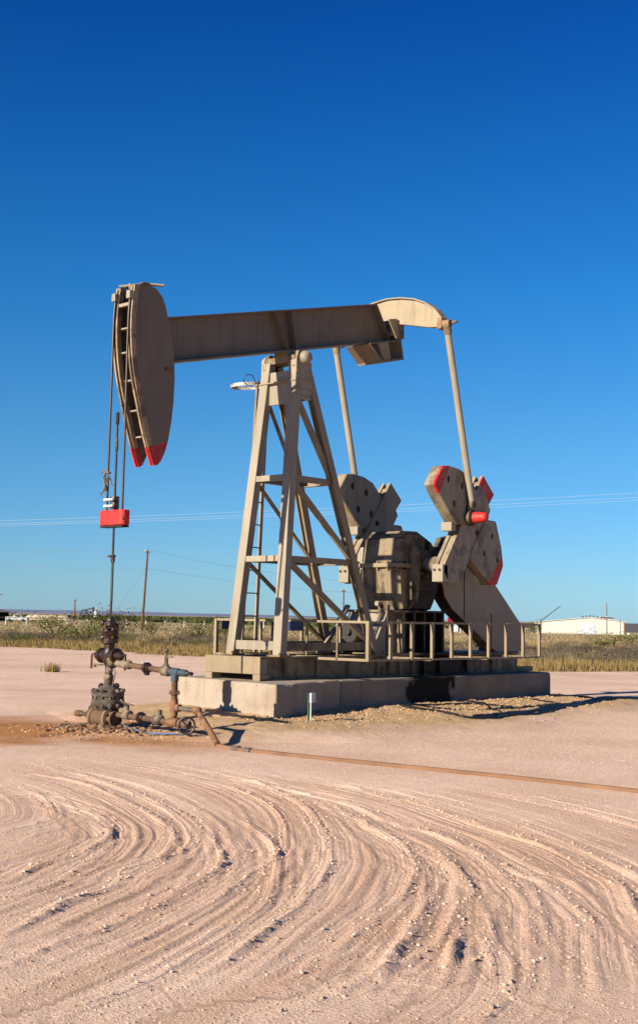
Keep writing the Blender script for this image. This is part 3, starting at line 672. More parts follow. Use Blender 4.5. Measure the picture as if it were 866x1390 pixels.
t2 = MB(); t2.box((EX-.20, -.22, EZ-.10), (EX+.20, .22, EZ+.18)); obj('saddle_bearing', t2, M['tan_oily_shaded'], EQ, bevel=.01)

# pitman arms, cranks, weights
PX, PZ = 3.80, 3.73; SX, SZ = 3.33, 2.80
def red_if(a, b_, c0, col=(.40, .014, .014)):
    def f(nt, c):
        geo = nt.nodes.new('ShaderNodeTexCoord'); sp = nt.nodes.new('ShaderNodeSeparateXYZ'); nt.links.new(geo.outputs['Object'], sp.inputs[0])
        # object space is relative to the pump jack's base (2, 0, ZT)
        v = math_n(nt, 'SUBTRACT', math_n(nt, 'ADD', math_n(nt, 'MULTIPLY', math_n(nt, 'ADD', sp.outputs[0], 2.), a), math_n(nt, 'MULTIPLY', math_n(nt, 'ADD', sp.outputs[2], ZT), b_)), c0)
        side = math_n(nt, 'LESS_THAN', sp.outputs[1], -1.28)
        return mix(nt, math_n(nt, 'MULTIPLY', side, math_n(nt, 'MULTIPLY', math_n(nt, 'GREATER_THAN', v, 0.), ramp(nt, noise(nt, 8, 6), [(.38, .5), (.48, 1.)]))), c, col)
    return f
# red lines: UL through (3.30,4.69)-(2.96,4.12); LR through (5.09,3.04)-(4.71,2.62); tip through (4.33,4.42)-(4.67,4.07)
def halfplane(p, q, inside):
    nx, nz = q[1]-p[1], -(q[0]-p[0]); c0 = nx*p[0]+nz*p[1]
    if nx*inside[0]+nz*inside[1] < c0: nx, nz, c0 = -nx, -nz, -c0
    return nx, nz, c0
mUL = paint('stained_weight_paint_upper', (.40, .33, .225), .6, .5, extra=red_if(*halfplane((3.165, 4.69), (2.825, 4.12), (2.6, 4.6))))
mLR = paint('stained_weight_paint_lower', (.40, .33, .225), .6, .5, extra=red_if(*halfplane((4.955, 3.04), (4.575, 2.62), (5.0, 2.5))))
mARM = paint('stained_crank_paint', (.42, .335, .22), .6, .5, extra=red_if(*halfplane((4.195, 4.42), (4.535, 4.07), (4.7, 4.6))))
mFAR = paint('far_weight_paint', (.42, .33, .205), .3, .4)
UL = [(3.07,4.67),(3.3,4.69),(3.61,4.66),(3.91,4.56),(4.22,4.27),(3.86,3.63),(3.54,3.56),(3.33,3.75),(2.96,4.12),(2.81,4.3)]
LR = [(4.50,3.74),(4.88,3.73),(5.07,3.23),(5.14,2.85),(4.92,2.46),(4.67,2.46),(4.0,2.94),(4.02,3.08)]
ARM = [(3.20,2.81),(3.74,3.60),(4.46,4.61),(4.83,4.26),(4.65,4.04),(4.71,3.93),(4.61,3.78),(4.10,3.10),(3.72,2.52),(3.58,2.46),(3.32,2.45),(3.18,2.66)]
def shrink(poly, k):
    cx = sum(p[0] for p in poly)/len(poly); cz = sum(p[1] for p in poly)/len(poly); return [(cx+(x-cx)*k, cz+(z-cz)*k) for x, z in poly]
SH = lambda P: [(x-.135, z) for x, z in P]
UL, LR, ARM = SH(UL), SH(LR), SH(ARM)
for s in (-1, 1):
    PT = obj('pitman_arm', MB().cyl((EX+.01, s*1.42, EZ-.10), (PX-.02, s*1.42, PZ+.22), .066, 18), M['tan_post'], PJ, smooth=True)
    obj('upper_socket', MB().tube([(EX, s*1.42, EZ-.02), (EX+.035, s*1.42, EZ-.20)], .078, 16), M['tan_oily_shaded'], PT, smooth=True)
    wp_ = MB().tube([(PX-.045, s*1.42, PZ+.32), (PX-.02, s*1.42, PZ+.20)], .075, 14); wp_.lathe((PX-.02, s*1.34, PZ), (0, s, 0), [(0, .13), (.02, .16), (.10, .16), (.13, .12)], 24)
    obj('wrist_pin_bearing', wp_, M['tan_crank'], PT, smooth=True)
    obj('wrist_pin_cap', MB().lathe((PX, s*1.50, PZ), (0, s, 0), [(-.03, .115), (.14, .10), (.22, .085), (.25, .06), (.26, .02)], 20), M['redhot'] if s < 0 else M['tan'], PT, smooth=True)
    yi, yo = s*1.05, s*1.30
    CR = obj('crank', MB().prism_y(ARM, s*1.05, s*1.13).prism_y(ARM, s*1.22, s*1.30).prism_y(shrink(ARM, .90), s*1.13, s*1.22), mARM if s < 0 else mFAR, PJ, bevel=.006)
    obj('counterweight', MB().prism_y(UL, s*1.07, s*1.335 if s < 0 else s*1.30), mUL if s < 0 else mFAR, CR, bevel=.03, label=None if s > 0 else 'upper counterweight with a red outer tip')
    obj('counterweight', MB().prism_y(LR, s*1.07, s*1.325 if s < 0 else s*1.30), mLR if s < 0 else mFAR, CR, bevel=.03, label=None if s > 0 else 'lower counterweight with a red outer tip')
    yc_ = s*1.235
    for (x, z) in ((3.115,4.43),(3.555,4.33),(3.305,3.97),(3.715,3.9)):
        obj('bolt_hole_shade', MB().prism_y([(x+.045*math.cos(w)*.8, z+.07*math.sin(w)) for w in np.linspace(0, 2*PI, 12, endpoint=False)], s*1.055, s*1.339), M['hole'], CR)  # raised near-black plug painted in for the shade inside a hole
    for (x, z) in ((4.595,3.42),(4.325,3.07),(4.775,2.96)):
        obj('bolt_hole_shade', MB().prism_y([(x+.04*math.cos(w)*.8, z+.06*math.sin(w)) for w in np.linspace(0, 2*PI, 12, endpoint=False)], s*1.055, s*1.329), M['hole'], CR)  # dark plugs again in place of shaded holes
    for (x, z) in ((4.115,3.46),(3.885,3.72)):
        obj('pin_hole_shade', MB().cyl((x, s*1.04, z), (x, s*1.304, z), .055, 14), M['hole'], CR)  # dark plug standing in for the shaded pin hole
    # clamp end with bolts, and the small lug block on the upper edge
    cl = MB().box((2.995, min(yi, yo), 2.47), (3.165, max(yi, yo), 2.80)); cl.cyl((3.005, s*1.12, 2.70), (2.965, s*1.12, 2.70), .028, 8); cl.cyl((3.005, s*1.24, 2.70), (2.965, s*1.24, 2.70), .028, 8)
    obj('clamp', cl, M['tan_post'], CR, bevel=.012)
    obj('clamp_bolt', MB().cyl((2.96, s*1.12, 2.70), (2.99, s*1.12, 2.70), .022, 6).cyl((2.96, s*1.24, 2.70), (2.99, s*1.24, 2.70), .022, 6), M['hole'], CR)
    obj('lug_block', MB().box((3.265, min(yi, yo), 3.45), (3.425, max(yi, yo)-.0, 3.62)), M['tan_post'], CR, bevel=.01)
    obj('crank_hub', MB().cyl((SX, s*.50, SZ), (SX, s*1.07, SZ), .17, 20).cyl((SX, s*.50, SZ), (SX, s*.66, SZ), .26, 24), M['tan_oily_shaded'], CR, bevel=.01)

# gearbox
GB = [(2.78,1.93),(3.72,1.93),(3.95,2.30),(4.08,2.74),(2.68,2.74),(2.72,2.2)]
GT = [(2.70,2.83),(4.06,2.83),(4.02,3.02),(3.78,3.24),(3.35,3.42),(2.98,3.42),(2.76,3.30)]
def octo(poly, y, ch=.12):  # chamfered gear case: centre slab + narrower outer slabs
    mb = MB(); mb.prism_y(poly, -y+ch, y-ch)
    sm = shrink(poly, .93); n = len(poly)
    for s in (-1, 1):
        vs = [(p[0], s*(y-ch), p[1]) for p in poly]+[(p[0], s*y, p[1]) for p in sm]
        mb.add(vs, [tuple(range(n, 2*n))]+[(i, (i+1) % n, (i+1) % n+n, i+n) for i in range(n)])
    return mb
G = obj('gearbox', octo(GB, .50), M['tan_oily_shaded'], PJ, bevel=.01)
obj('gearbox_cover', octo(GT, .48), M['tan_oily_shaded'], G, bevel=.015)
obj('flange', MB().box((2.60, -.56, 2.742), (4.15, .56, 2.828)), M['tan'], G, bevel=.015)
cv = MB(); cv.prism_y([(2.84,3.37),(2.96,3.46),(3.36,3.47),(3.82,3.28),(4.06,3.05),(4.06,3.00),(3.78,3.22),(3.35,3.41),(2.97,3.40),(2.84,3.32)], -.40, .40); obj('inspection_cover', cv, M['tan_oily_shaded'], G, bevel=.008)
for y in (-.5, -.25, 0, .25, .5): 
    for x in (2.64,): obj('flange_bolt', MB().cyl((x, y, 2.70), (x, y, 2.87), .022, 8), M['rustedge'], G)
for x in np.linspace(2.72, 4.05, 8):
    for s in (-1, 1): obj('flange_bolt', MB().cyl((x, s*.525, 2.70), (x, s*.525, 2.865), .018, 6), M['rustedge'], G)
for w in np.linspace(0, 2*PI, 9)[:-1]:
    for s in (-1, 1): obj('hub_bolt', MB().cyl((SX+.215*math.cos(w), s*.655, SZ+.215*math.sin(w)), (SX+.215*math.cos(w), s*.69, SZ+.215*math.sin(w)), .02, 6), M['rustedge'], G)
obj('oil_plug', MB().lathe((2.78, .0, 2.05), (-1, 0, 0), [(0, .03), (.10, .03), (.10, .05), (.15, .05)], 12), M['tan_post'], G)
for s in (-1, 1):
    bpz = MB().prism_x([(s*.50, 1.93), (s*.64, 2.1), (s*.70, 2.55), (s*.70, 3.02), (s*.62, 3.16), (s*.50, 3.16)], 2.86 if s > 0 else 3.0, 2.96 if s > 0 else 3.1); bpz.box((3.1, min(s*.5, s*.62), 2.3), (3.75, max(s*.5, s*.62), 3.1))
    obj('bearing_housing', bpz, M['tan_post'] if s > 0 else M['tan_oily_shaded'], G, bevel=.01)
PD = obj('gearbox_pedestal', MB().box((2.45, -.42, 1.125), (4.05, .42, 1.88)).box((2.40, -.60, 1.88), (4.10, .60, 1.928)), M['tan_oily_shaded'], PJ, bevel=.006)
for x in (2.75, 3.08, 3.40, 3.72, 4.0):
    for s in (-1, 1): obj('rib', MB().box((x-.03, min(s*.42, s*.58), 1.125), (x+.03, max(s*.42, s*.58), 1.88)), M['tan_oily_shaded'], PD)
for s in (-1, 1):
    for x in (2.35, 4.05): obj('bolt', MB().cyl((x, s*.52, 1.85), (x, s*.52, 2.02), .03, 8), M['tan_oily_shaded'], PD)
# sloping front struts of the pedestal (triangular plates)
for y, mt in ((-.36, M['tan_post']), (.36, M['tan_post'])):
    q = MB().prism_y([(2.44, 1.88), (2.30, 1.88), (1.98, 1.125), (2.44, 1.125)], y-.035, y+.035)
    obj('gusset', q, mt, PD)
fp = MB(); fp.add([(2.30, -.36, 1.86), (2.30, .36, 1.86), (2.02, .36, 1.17), (2.02, -.36, 1.17), (2.32, -.36, 1.86), (2.32, .36, 1.86), (2.04, .36, 1.17), (2.04, -.36, 1.17)], [(0,1,2,3),(7,6,5,4),(0,4,5,1),(1,5,6,2),(2,6,7,3),(3,7,4,0)])
obj('front_plate', fp, M['tan_post'], PD)
obj('brake_drum', MB().cyl((2.06, .02, 1.50), (1.86, .02, 1.50), .20, 28).cyl((1.86, .02, 1.50), (1.80, .02, 1.50), .06, 12), M['dark'], PD, bevel=.01)
obj('brake_strut', MB().bar((1.55, .42, 1.125), (2.28, .42, 2.0), .10, .05).bar((1.45, .42, 1.12), (1.75, .42, 1.12), .10, .05), M['tan_post'], PD)
obj('brake_lever', MB().bar((1.9, -.5, 1.13), (2.3, -.45, 1.72), .04, .05).cyl((2.3, -.45, 1.7), (2.42, -.47, 1.95), .02, 8), M['tan_post'], PD)

# belt guard: slab sloping from the gearbox sheave down to the motor
bg = [(4.12,3.38),(3.95,3.1),(3.93,2.52),(4.02,2.22),(4.26,1.98),(5.80,1.125),(6.77,1.125),(6.77,1.66),(5.77,2.50),(4.93,3.30),(4.55,3.48)]
BG = obj('belt_guard', MB().prism_y(bg, -.60, -.58).prism_y(bg, -.32, -.30), paint('belt_guard_paint', (.42, .335, .23), .15, .15), PJ)
rim = MB()
for i in range(len(bg)):
    a, b_ = bg[i], bg[(i+1) % len(bg)]; rim.bar((a[0], -.45, a[1]), (b_[0], -.45, b_[1]), .27, .015, (0, 0, 1) if abs(a[0]-b_[0]) > abs(a[1]-b_[1]) else (1, 0, 0))
obj('rim', rim, M['tan_oily_shaded'], BG)
obj('seam', MB().box((4.66, -.612, 1.78), (4.672, -.60, 3.3)), M['dark'], BG)
obj('seam', MB().box((5.62, -.612, 1.24), (5.632, -.60, 1.9)), M['dark'], BG)
MT = obj('electric_motor', MB().lathe((6.75, -.28, 1.05), (0, 1, 0), [(0, .15), (.02, .24), (.6, .24), (.66, .14)], 26).box((6.5, -.25, .78), (7.1, .35, .84)), M['dark'], PJ, bevel=.01)
obj('fan_cover', MB().lathe((6.75, .38, 1.05), (0, 1, 0), [(0, .2), (.12, .2), (.16, .1)], 20), M['dark'], MT)
obj('slide_rail', MB().box((6.2, -.6, .70), (7.2, -.45, .80)).box((6.2, .45, .70), (7.2, .6, .80)), M['tan_oily_shaded'], MT)

# ------------------------------------------------------------------ rod hanger (ropes, carrier bar, polished rod)
WX = -3.80
RH = thing('rod_hanger', 'wire rope bridle holding a red carrier bar over the polished rod', 'rod hanger', (WX, 0, 3.2))
for s in (-1, 1):
    pts_ = [(-ROPE_R*math.cos(math.radians(a)), s*.183, ZA+ROPE_R*math.sin(math.radians(a))) for a in (6.5, 4, 2, 1, 0)]
    pts_ += [(WX+.0, s*.185, 5.5), (WX, s*.19, 4.4), (WX, s*.19, 3.35)]
    c = MB().tube(pts_, .019, 8); BR = obj('bridle_rope', c, M['cable'], RH, smooth=True)
    x, z = arcp(6.5, 3.82); obj('socket', MB().box((x-.035, s*.183-.045, z-.06), (x+.05, s*.183+.045, z+.07)), M['white'] if False else M['tan_post'], BR, bevel=.008)
CBR = MB(); pr = [(-.05, 3.13), (.05, 3.13)]
CBR.prism_z([(WX-.085, -.25), (WX-.04, -.30), (WX+.06, -.30), (WX+.10, -.25), (WX+.10, .25), (WX+.06, .30), (WX-.04, .30), (WX-.085, .25)], 3.13, 3.37)
CB2 = obj('carrier_bar', CBR, M['redhot'], RH, bevel=.02)
obj('bar_underside', MB().box((WX-.06, -.27, 3.10), (WX+.08, .27, 3.128)), M['hole'], CB2)
obj('hook', MB().tube([(WX-.05, -.30, 3.22), (WX-.09, -.34, 3.20), (WX-.10, -.34, 3.26)], .01, 6), M['dark'], CB2)
cl = MB().lathe((WX, 0, 3.385), (0, 0, 1), [(0, .07), (.20, .07)], 8); RC = obj('rod_clamp', cl, M['oilyiron'], RH)
for z in (3.43, 3.53):
    obj('clamp_bolt', MB().cyl((WX-.10, .10, z), (WX-.10, -.09, z), .02, 8).sphere((WX-.10, .11, z), .03, 8), M['white'], RC)
PR = MB().cyl((WX, 0, 1.60), (WX, 0, 4.92), .018, 10); PRo = obj('polished_rod', PR, M['rod'], RH, smooth=True)
obj('coupling', MB().lathe((WX, 0, 4.72), (0, 0, 1), [(0, .018), (.02, .03), (.18, .03), (.20, .018)], 10), M['rod'], PRo)
obj('coupling', MB().lathe((WX, 0, 4.30), (0, 0, 1), [(0, .02), (.02, .028), (.18, .028), (.20, .02)], 10), M['greyiron'], PRo)
obj('rod_liner', MB().cyl((WX, 0, 1.95), (WX, 0, 2.58), .022, 10), M['teal'], PRo)
obj('liner_clamp', MB().lathe((WX, 0, 2.56), (0, 0, 1), [(0, .035), (.07, .035), (.09, .05), (.11, .05)], 10).box((WX-.03, .0, 2.64), (WX+.02, .09, 2.665)), M['oilyiron'], PRo)
# rag
rg = MB()
for k, (dx, dy, l, w) in enumerate(((.02, .02, .30, .026), (-.03, .01, .40, .022), (.03, -.05, .22, .014))):
    p = [(WX-.03+dx*.3, .19+dy, 3.98)]
    for i in range(7): p.append((WX-.03+dx*(i/3)+random.gauss(0, .012), .19+dy*(1+.15*i)+random.gauss(0, .02), 3.97-l*(i+1)/7))
    rg.tube(p, [w*.5]+[w*(.5+.5*random.random()) for _ in range(6)]+[.004], 6)
rg.tube([(WX-.05, .30, 3.98), (WX-.04, .22, 4.01), (WX-.03, .14, 3.97)], .014, 6); rg.torus((WX, .19, 3.97), .03, .018)
tag(obj('rag', rg, M['rag'], loc=(WX, .19, 3.4), smooth=True), 'greasy grey rag knotted round the left bridle rope above the red bar', 'rag')

# ------------------------------------------------------------------ wellhead
WH = thing('wellhead', 'oily wellhead with stuffing box and flanged casing head below the horsehead', 'wellhead', (WX, 0, 0))
W = lambda prof, n=20: MB().lathe((WX, 0, 0), (0, 0, 1), prof, n)
sbx = obj('stuffing_box', W([(1.20, .075), (1.30, .085), (1.31, .13), (1.38, .135), (1.40, .11), (1.44, .14), (1.50, .14), (1.52, .09), (1.57, .09), (1.58, .105), (1.63, .10), (1.65, .06), (1.69, .055), (1.70, .03)]), M['oilyiron'], WH, smooth=True)
for k in range(6):
    w = k*PI/3+.2; obj('gland_bolt', MB().cyl((WX+.115*math.cos(w), .115*math.sin(w), 1.34), (WX+.115*math.cos(w), .115*math.sin(w), 1.62 if k % 2 else 1.55), .018, 6), M['rust'], sbx)
obj('drip_lip', MB().torus((WX, 0, 1.585), .09, .022).sphere((WX-.08, .08, 1.62), .045, 8).sphere((WX-.1, -.05, 1.50), .05, 8).sphere((WX-.11, .02, 1.40), .055, 8), M['oilyiron'], sbx, smooth=True)
bop = MB().lathe((WX, 0, 0), (0, 0, 1), [(.98, .07), (1.02, .10), (1.20, .10), (1.24, .075)], 16)
for s in (-1, 1):
    bop.lathe((WX, 0, 1.12), (0, s, 0), [(0, .10), (.13, .10), (.14, .12), (.19, .12), (.20, .075), (.29, .07), (.33, .03)], 16)
BO = obj('blowout_preventer', bop, M['oilyiron'], WH, smooth=True)
for s in (-1, 1):
    obj('screw_handle', MB().tube([(WX, s*.30, 1.13), (WX-.01, s*.40, 1.14), (WX-.02, s*.41, 1.10), (WX-.02, s*.41, .91)], .018, 8), M['oilyiron'] if s < 0 else M['maroon'], BO, smooth=True)
obj('tubing', W([(.62, .058), (1.0, .058)]), M['oilyiron'], WH, smooth=True)
obj('tubing_collar', MB().lathe((WX, 0, .70), (0, 0, 1), [(0, .065), (.02, .075), (.12, .075), (.14, .06)], 16).sphere((WX-.05, -.07, .90), .06, 8).sphere((WX-.04, -.06, .80), .04, 8), M['crud'], WH, smooth=True)
obj('bleed_line', MB().tube([tuple(q) for q in smooth3([(WX-.05, -.20, .47), (WX-.16, -.32, .56), (WX-.20, -.36, .70), (WX-.10, -.28, .88), (WX, -.10, .92)])], .012, 6), M['crud'], WH, smooth=True)
ch = obj('casing_head', W([(.30, .17), (.34, .20), (.36, .23), (.40, .25), (.46, .25), (.47, .22), (.50, .22), (.51, .25), (.57, .25), (.58, .19), (.63, .16), (.66, .09), (.68, .07)], 26), M['greyiron'], WH, smooth=True)
for k in range(12):
    w = k*PI/6; x, y = WX+.232*math.cos(w), .232*math.sin(w)
    obj('stud', MB().cyl((x, y, .33), (x, y, .62), .017, 8).cyl((x, y, .57), (x, y, .61), .034, 6).cyl((x, y, .36), (x, y, .40), .034, 6), M['greyiron'] if k % 3 else M['crud'], ch)
for k in range(9):
    w = random.random()*6.28; obj('grease_lump', MB().sphere((WX+.13*math.cos(w), .13*math.sin(w), .63+.03*random.random()), .035+.02*random.random(), 7), M['crud'] if k % 2 else M['oilyiron'], ch, smooth=True)
for s, x in ((-1, 0), (1, 0)):
    obj('lockdown_screw', MB().cyl((WX, s*.24, .44), (WX, s*.38, .44), .018, 8).cyl((WX, s*.33, .44), (WX, s*.36, .44), .032, 6), M['oilyiron'], ch)
sp_ = MB().lathe((WX-.03, .27, .17), (0, -1, 0), [(0, .10), (.01, .16), (.05, .165), (.07, .14), (.34, .14), (.37, .165), (.42, .17), (.44, .12), (.52, .12)], 24); sp_.cyl((WX, 0, -.1), (WX, 0, .34), .15, 22)
CS = obj('casing_spool', sp_, M['rust'], WH, smooth=True)
obj('spool_ring', MB().torus((WX-.03, .235, .17), .145, .025, (0, 1, 0)).torus((WX-.03, -.12, .17), .15, .028, (0, 1, 0)), M['crud'], CS, smooth=True)
for k in range(8):
    w = k*PI/4+.3; x, z = WX-.03+.135*math.cos(w), .17+.135*math.sin(w)
    obj('spool_stud', MB().cyl((x, -.10, z), (x, -.21, z), .02, 6), M['oilyiron'], CS)
obj('casing', MB().cyl((WX, 0, -.2), (WX, 0, .10), .19, 24), M['oilyiron'], WH, smooth=True)
lv = MB().lathe((WX, .25, .20), (0, 1, 0), [(0, .035), (.12, .035), (.13, .06), (.22, .06), (.23, .035), (.40, .035), (.41, .05), (.52, .05)], 14)
lv.cyl((WX, .42, .20), (WX, .42, .33), .035, 10); obj('casing_valve', lv, M['rust'], WH, smooth=True)
obj('valve_lever', MB().tube([(WX, .42, .30), (WX-.02, .36, .36), (WX-.02, .26, .36)], .012, 6), M['oilyiron'], WH)
obj('gauge_tap', MB().cyl((WX, .05, .98), (WX, .34, .97), .012, 8).sphere((WX, .35, .96), .03, 8), M['crud'], WH)

# ------------------------------------------------------------------ flowline
FLW = thing('flowline', 'rusty flowline piping with handwheel valve looping from the wellhead', 'pipework', (WX, -1.5, 0))
up = obj('upper_pipe', MB().cyl((WX, -.05, 1.02), (WX, -1.52, .93), .042, 14), M['rust'], FLW, smooth=True)
obj('crusted_tee', MB().lathe((WX, -.04, 1.02), (0, -1, -.06), [(0, .075), (.08, .085), (.12, .05), (.30, .055), (.32, .065), (.46, .065), (.48, .045)], 14).sphere((WX-.04, -.10, 1.03), .08, 9, (1, 1, 1.2)), M['crud'], up, smooth=True)
obj('union', MB().lathe((WX, -.86, .97), (0, -1, -.06), [(0, .05), (.01, .085), (.06, .085), (.07, .06), (.11, .06)], 10).box((WX-.03, -.93, .86), (WX+.03, -.87, .92)), M['oilyiron'], up)
vv = MB().lathe((WX, -1.24, .945), (0, -1, -.06), [(0, .05), (.02, .075), (.16, .075), (.18, .05)], 12); vv.lathe((WX, -1.33, .95), (0, 0, 1), [(0, .06), (.06, .055), (.10, .03), (.20, .03), (.22, .02), (.26, .02)], 10); vv.cyl((WX-.0, -1.33, 1.14), (WX, -1.47, 1.15), .012, 6)
obj('check_valve', vv, M['crud'], up, smooth=True)
obj('gauge', MB().sphere((WX, -1.33, 1.235), .034, 12), M['greyiron'], up, smooth=True)
obj('tee', MB().lathe((WX, -1.44, .935), (0, -1, -.03), [(0, .06), (.18, .06), (.19, .045), (.24, .045), (.25, .055), (.34, .05), (.36, .03), (.40, .025)], 12).cyl((WX, -1.53, .93), (WX, -1.53, .80), .058, 12), M['blue'], up, smooth=True)
obj('pipe_plug', MB().cyl((WX, -1.80, .925), (WX, -1.90, .92), .028, 8), M['oilyiron'], up)
ris = obj('riser', MB().cyl((WX, -1.53, .86), (WX, -1.53, .20), .046, 14), M['rust'], FLW, smooth=True)
obj('union', MB().lathe((WX, -1.53, .60), (0, 0, 1), [(0, .05), (.01, .075), (.06, .075), (.07, .05)], 10).cyl((WX, -1.42, .63), (WX, -1.64, .63), .015, 6), M['rust'], ris)
obj('tee', MB().lathe((WX, -1.53, .30), (0, 0, 1), [(0, .06), (.24, .06)], 12).cyl((WX, -1.53, .42), (WX, -1.66, .42), .055, 12), M['orange_rust'], ris, smooth=True)
low = obj('lower_pipe', MB().cyl((WX, -.20, .24), (WX, -1.72, .20), .042, 14), M['rust'], FLW, smooth=True)
obj('gate_valve', MB().lathe((WX, -.40, .25), (0, -1, 0), [(0, .07), (.14, .07), (.15, .045)], 12).cyl((WX, -.46, .25), (WX, -.46, .40), .04, 10).tube([(WX, -.46, .40), (WX-.02, -.38, .44), (WX-.02, -.34, .47)], .018, 6).tube([(WX, -.48, .42), (WX, -.62, .40)], .008, 6), M['crud'], low, smooth=True)
obj('union', MB().lathe((WX, -.76, .23), (0, -1, 0), [(0, .05), (.01, .085), (.06, .085), (.07, .06), (.11, .055)], 10), M['oilyiron'], low)
obj('globe_valve', MB().lathe((WX, -1.10, .22), (0, -1, 0), [(0, .05), (.03, .08), (.15, .08), (.18, .05)], 12).cyl((WX, -1.19, .22), (WX, -1.19, .37), .055, 10), M['crud'], low, smooth=True)
obj('tee', MB().lathe((WX, -1.42, .205), (0, -1, 0), [(0, .065), (.22, .065)], 12), M['orange_rust'], low, smooth=True)
hv = obj('handwheel_valve', MB().lathe((WX, -1.66, .20), (0, -1, 0), [(0, .045), (.01, .07), (.06, .07), (.07, .045), (.14, .055), (.20, .06), (.22, .04)], 12), M['rust'], low, smooth=True)
hwc = Vector((WX-.13, -1.96, .20)); hax = Vector((-.75, -.66, .05)).normalized()
hw = MB().torus(hwc, .115, .016, hax, 30, 8); hw.sphere(hwc, .028, 8)
e1 = hax.orthogonal().normalized(); e2 = hax.cross(e1)
for k in range(5):
    w = 2*PI*k/5+.5; hw.cyl(hwc, hwc+(e1*math.cos(w)+e2*math.sin(w))*.112, .011, 6)
hw.cyl(hwc, hwc-hax*.16, .014, 8)
obj('handwheel', hw, M['oilyiron'], hv, smooth=True)
brn = obj('branch_pipe', MB().cyl((WX, -1.60, .42), (WX-.02, -2.03, .41), .036, 12), M['greyiron'], FLW, smooth=True)
obj('elbow', MB().tube([(WX, -1.98, .41), (WX-.01, -2.06, .415), (WX-.05, -2.13, .36)], .056, 12), M['orange_rust'], brn, smooth=True)
obj('slanting_pipe', MB().cyl((WX-.02, -2.07, .41), (-4.32, -3.02, .045), .042, 14), M['orange_rust'], FLW, smooth=True)
# pipe on the ground
gp = [(-4.30, -2.98, .05), (-4.33, -3.10, .042), (-4.40, -3.4, .04), (-4.42, -3.6, .04), (-4.36, -4.3, .035), (-4.27, -5.2, .032), (-4.16, -6.3, .03), (-4.08, -7.6, .03), (-4.0, -9.0, .03), (-3.9, -11, .03), (-3.75, -14, .03), (-3.6, -18, .03)]
gp = [(x, y, gz(x, y)+.012) for x, y, z in gp]
GP = obj('ground_pipe', MB().tube(gp, .033, 12), plain('dull_rust_pipe', (.29, .145, .07), .85, 0, .35, 1.3, .4), loc=(-4.1, -6, 0), smooth=True)
tag(GP, 'long rusty pipe lying across the gravel pad toward the right', 'pipe')
obj('coupling', MB().lathe((gp[2][0], gp[2][1], gp[2][2]), (.0, -1, 0), [(0, .05), (.12, .05)], 12).lathe((gp[3][0], gp[3][1]-.05, gp[3][2]), (0.05, -1, 0), [(0, .046), (.10, .046)], 12), M['greyiron'], GP, smooth=True)

# plastic film in the pipe's shade
fp_ = [(-3.62,-.25),(-3.85,-.42),(-4.0,-.87),(-3.93,-1.36),(-3.80,-2.02),(-3.70,-1.95),(-3.72,-1.4),(-3.60,-.9),(-3.50,-.5)]
mb = MB(); n = 26; vs = []
for i in range(n+1):
    t = i/n; y = -.30-1.70*t; xc_ = -3.73-.16*math.sin(t*3.0)+.02*math.sin(t*19); wd = .04+.03*math.sin(t*7)**2
    if t > .93: wd *= .4
    for j in range(5):
        x = xc_+(j/4-.5)*2*wd; vs.append((x, y+random.gauss(0, .01), gz(x, y)+.012+.012*abs(math.sin(i*1.9+j*1.3))))
fs = [(i*5+j, i*5+j+1, (i+1)*5+j+1, (i+1)*5+j) for i in range(n) for j in range(4)]
mb.add(vs, fs); m_, nt_, b__ = new_mat('glossy_film'); b__.inputs['Base Color'].default_value = (.26, .29, .36, 1); b__.inputs['Roughness'].default_value = .12; b__.inputs['Specular IOR Level'].default_value = .8
tag(obj('plastic_film', mb, m_, loc=(-3.8, -1, 0), smooth=True), 'shiny bluish strip of film lying under the lower pipe', 'plastic film')

# marker stake beside the block
x0, y0 = -1.42, -2.02; z0 = gz(x0, y0)
SK = thing('marker_stake', 'short green and white stake with a small white box beside the concrete block', 'stake', (x0, y0, z0))
obj('green_stake', MB().box((x0-.014, y0+.01, z0-.1), (x0+.010, y0+.03, z0+.42)), M['green'], SK)
obj('white_stake', MB().box((x0+.018, y0-.012, z0-.1), (x0+.036, y0+.005, z0+.36)), M['white'], SK)
obj('box', MB().box((x0-.03, y0-.06, z0+.28), (x0+.07, y0-.022, z0+.43)), M['white'], SK, bevel=.005)

# black cables over the spoil
def cable(name, P, r, label, group=None, jit=.03, seed=0):
    rr = random.Random(seed); L = smooth_line(P, 8); pts_ = []
    for i, (x, y) in enumerate(L): 
        x += rr.gauss(0, jit)*.5; y += rr.gauss(0, jit)*.5; pts_.append((x, y, gz(x, y)+r*.8+.01*rr.random()))
    k = len(pts_)
    pts_ = [tuple(np.mean([pts_[max(i-1, 0)], pts_[i], pts_[min(i+1, k-1)]], axis=0)) for i in range(k)]
    return tag(obj(name, MB().tube(pts_, r, 7), M['black'], loc=(P[0][0], P[0][1], 0), smooth=True), label, 'cable', group)
base = [(1.94, -1.25), (1.75, -1.9), (1.49, -2.75), (1.75, -3.0), (2.3, -3.0), (2.85, -2.9), (3.9, -2.75), (4.9, -2.5), (5.9, -2.35), (7.0, -2.15), (8.4, -2.0), (9.8, -2.1), (12, -2.7), (15, -4.0)]
for k in range(4):
    P = [(x+.12*math.sin(k*1.7+i*.8)*.5+(k-2)*.04, y+.10*math.cos(k*2.1+i*.9)) for i, (x, y) in enumerate(base[(0 if k < 2 else 3):])]
    cable('cable', P, .020, 'black cable in the bundle snaking over the dirt beside the long block', 'black cables bundled over the dirt', .03, k)
cable('cable', [(1.9, -1.2), (2.6, -1.45), (3.4, -1.6), (4.05, -1.5), (3.4, -2.1), (2.9, -2.7)], .015, 'thin black cable looping close to the shaded foot of the long block', None, .02, 9)
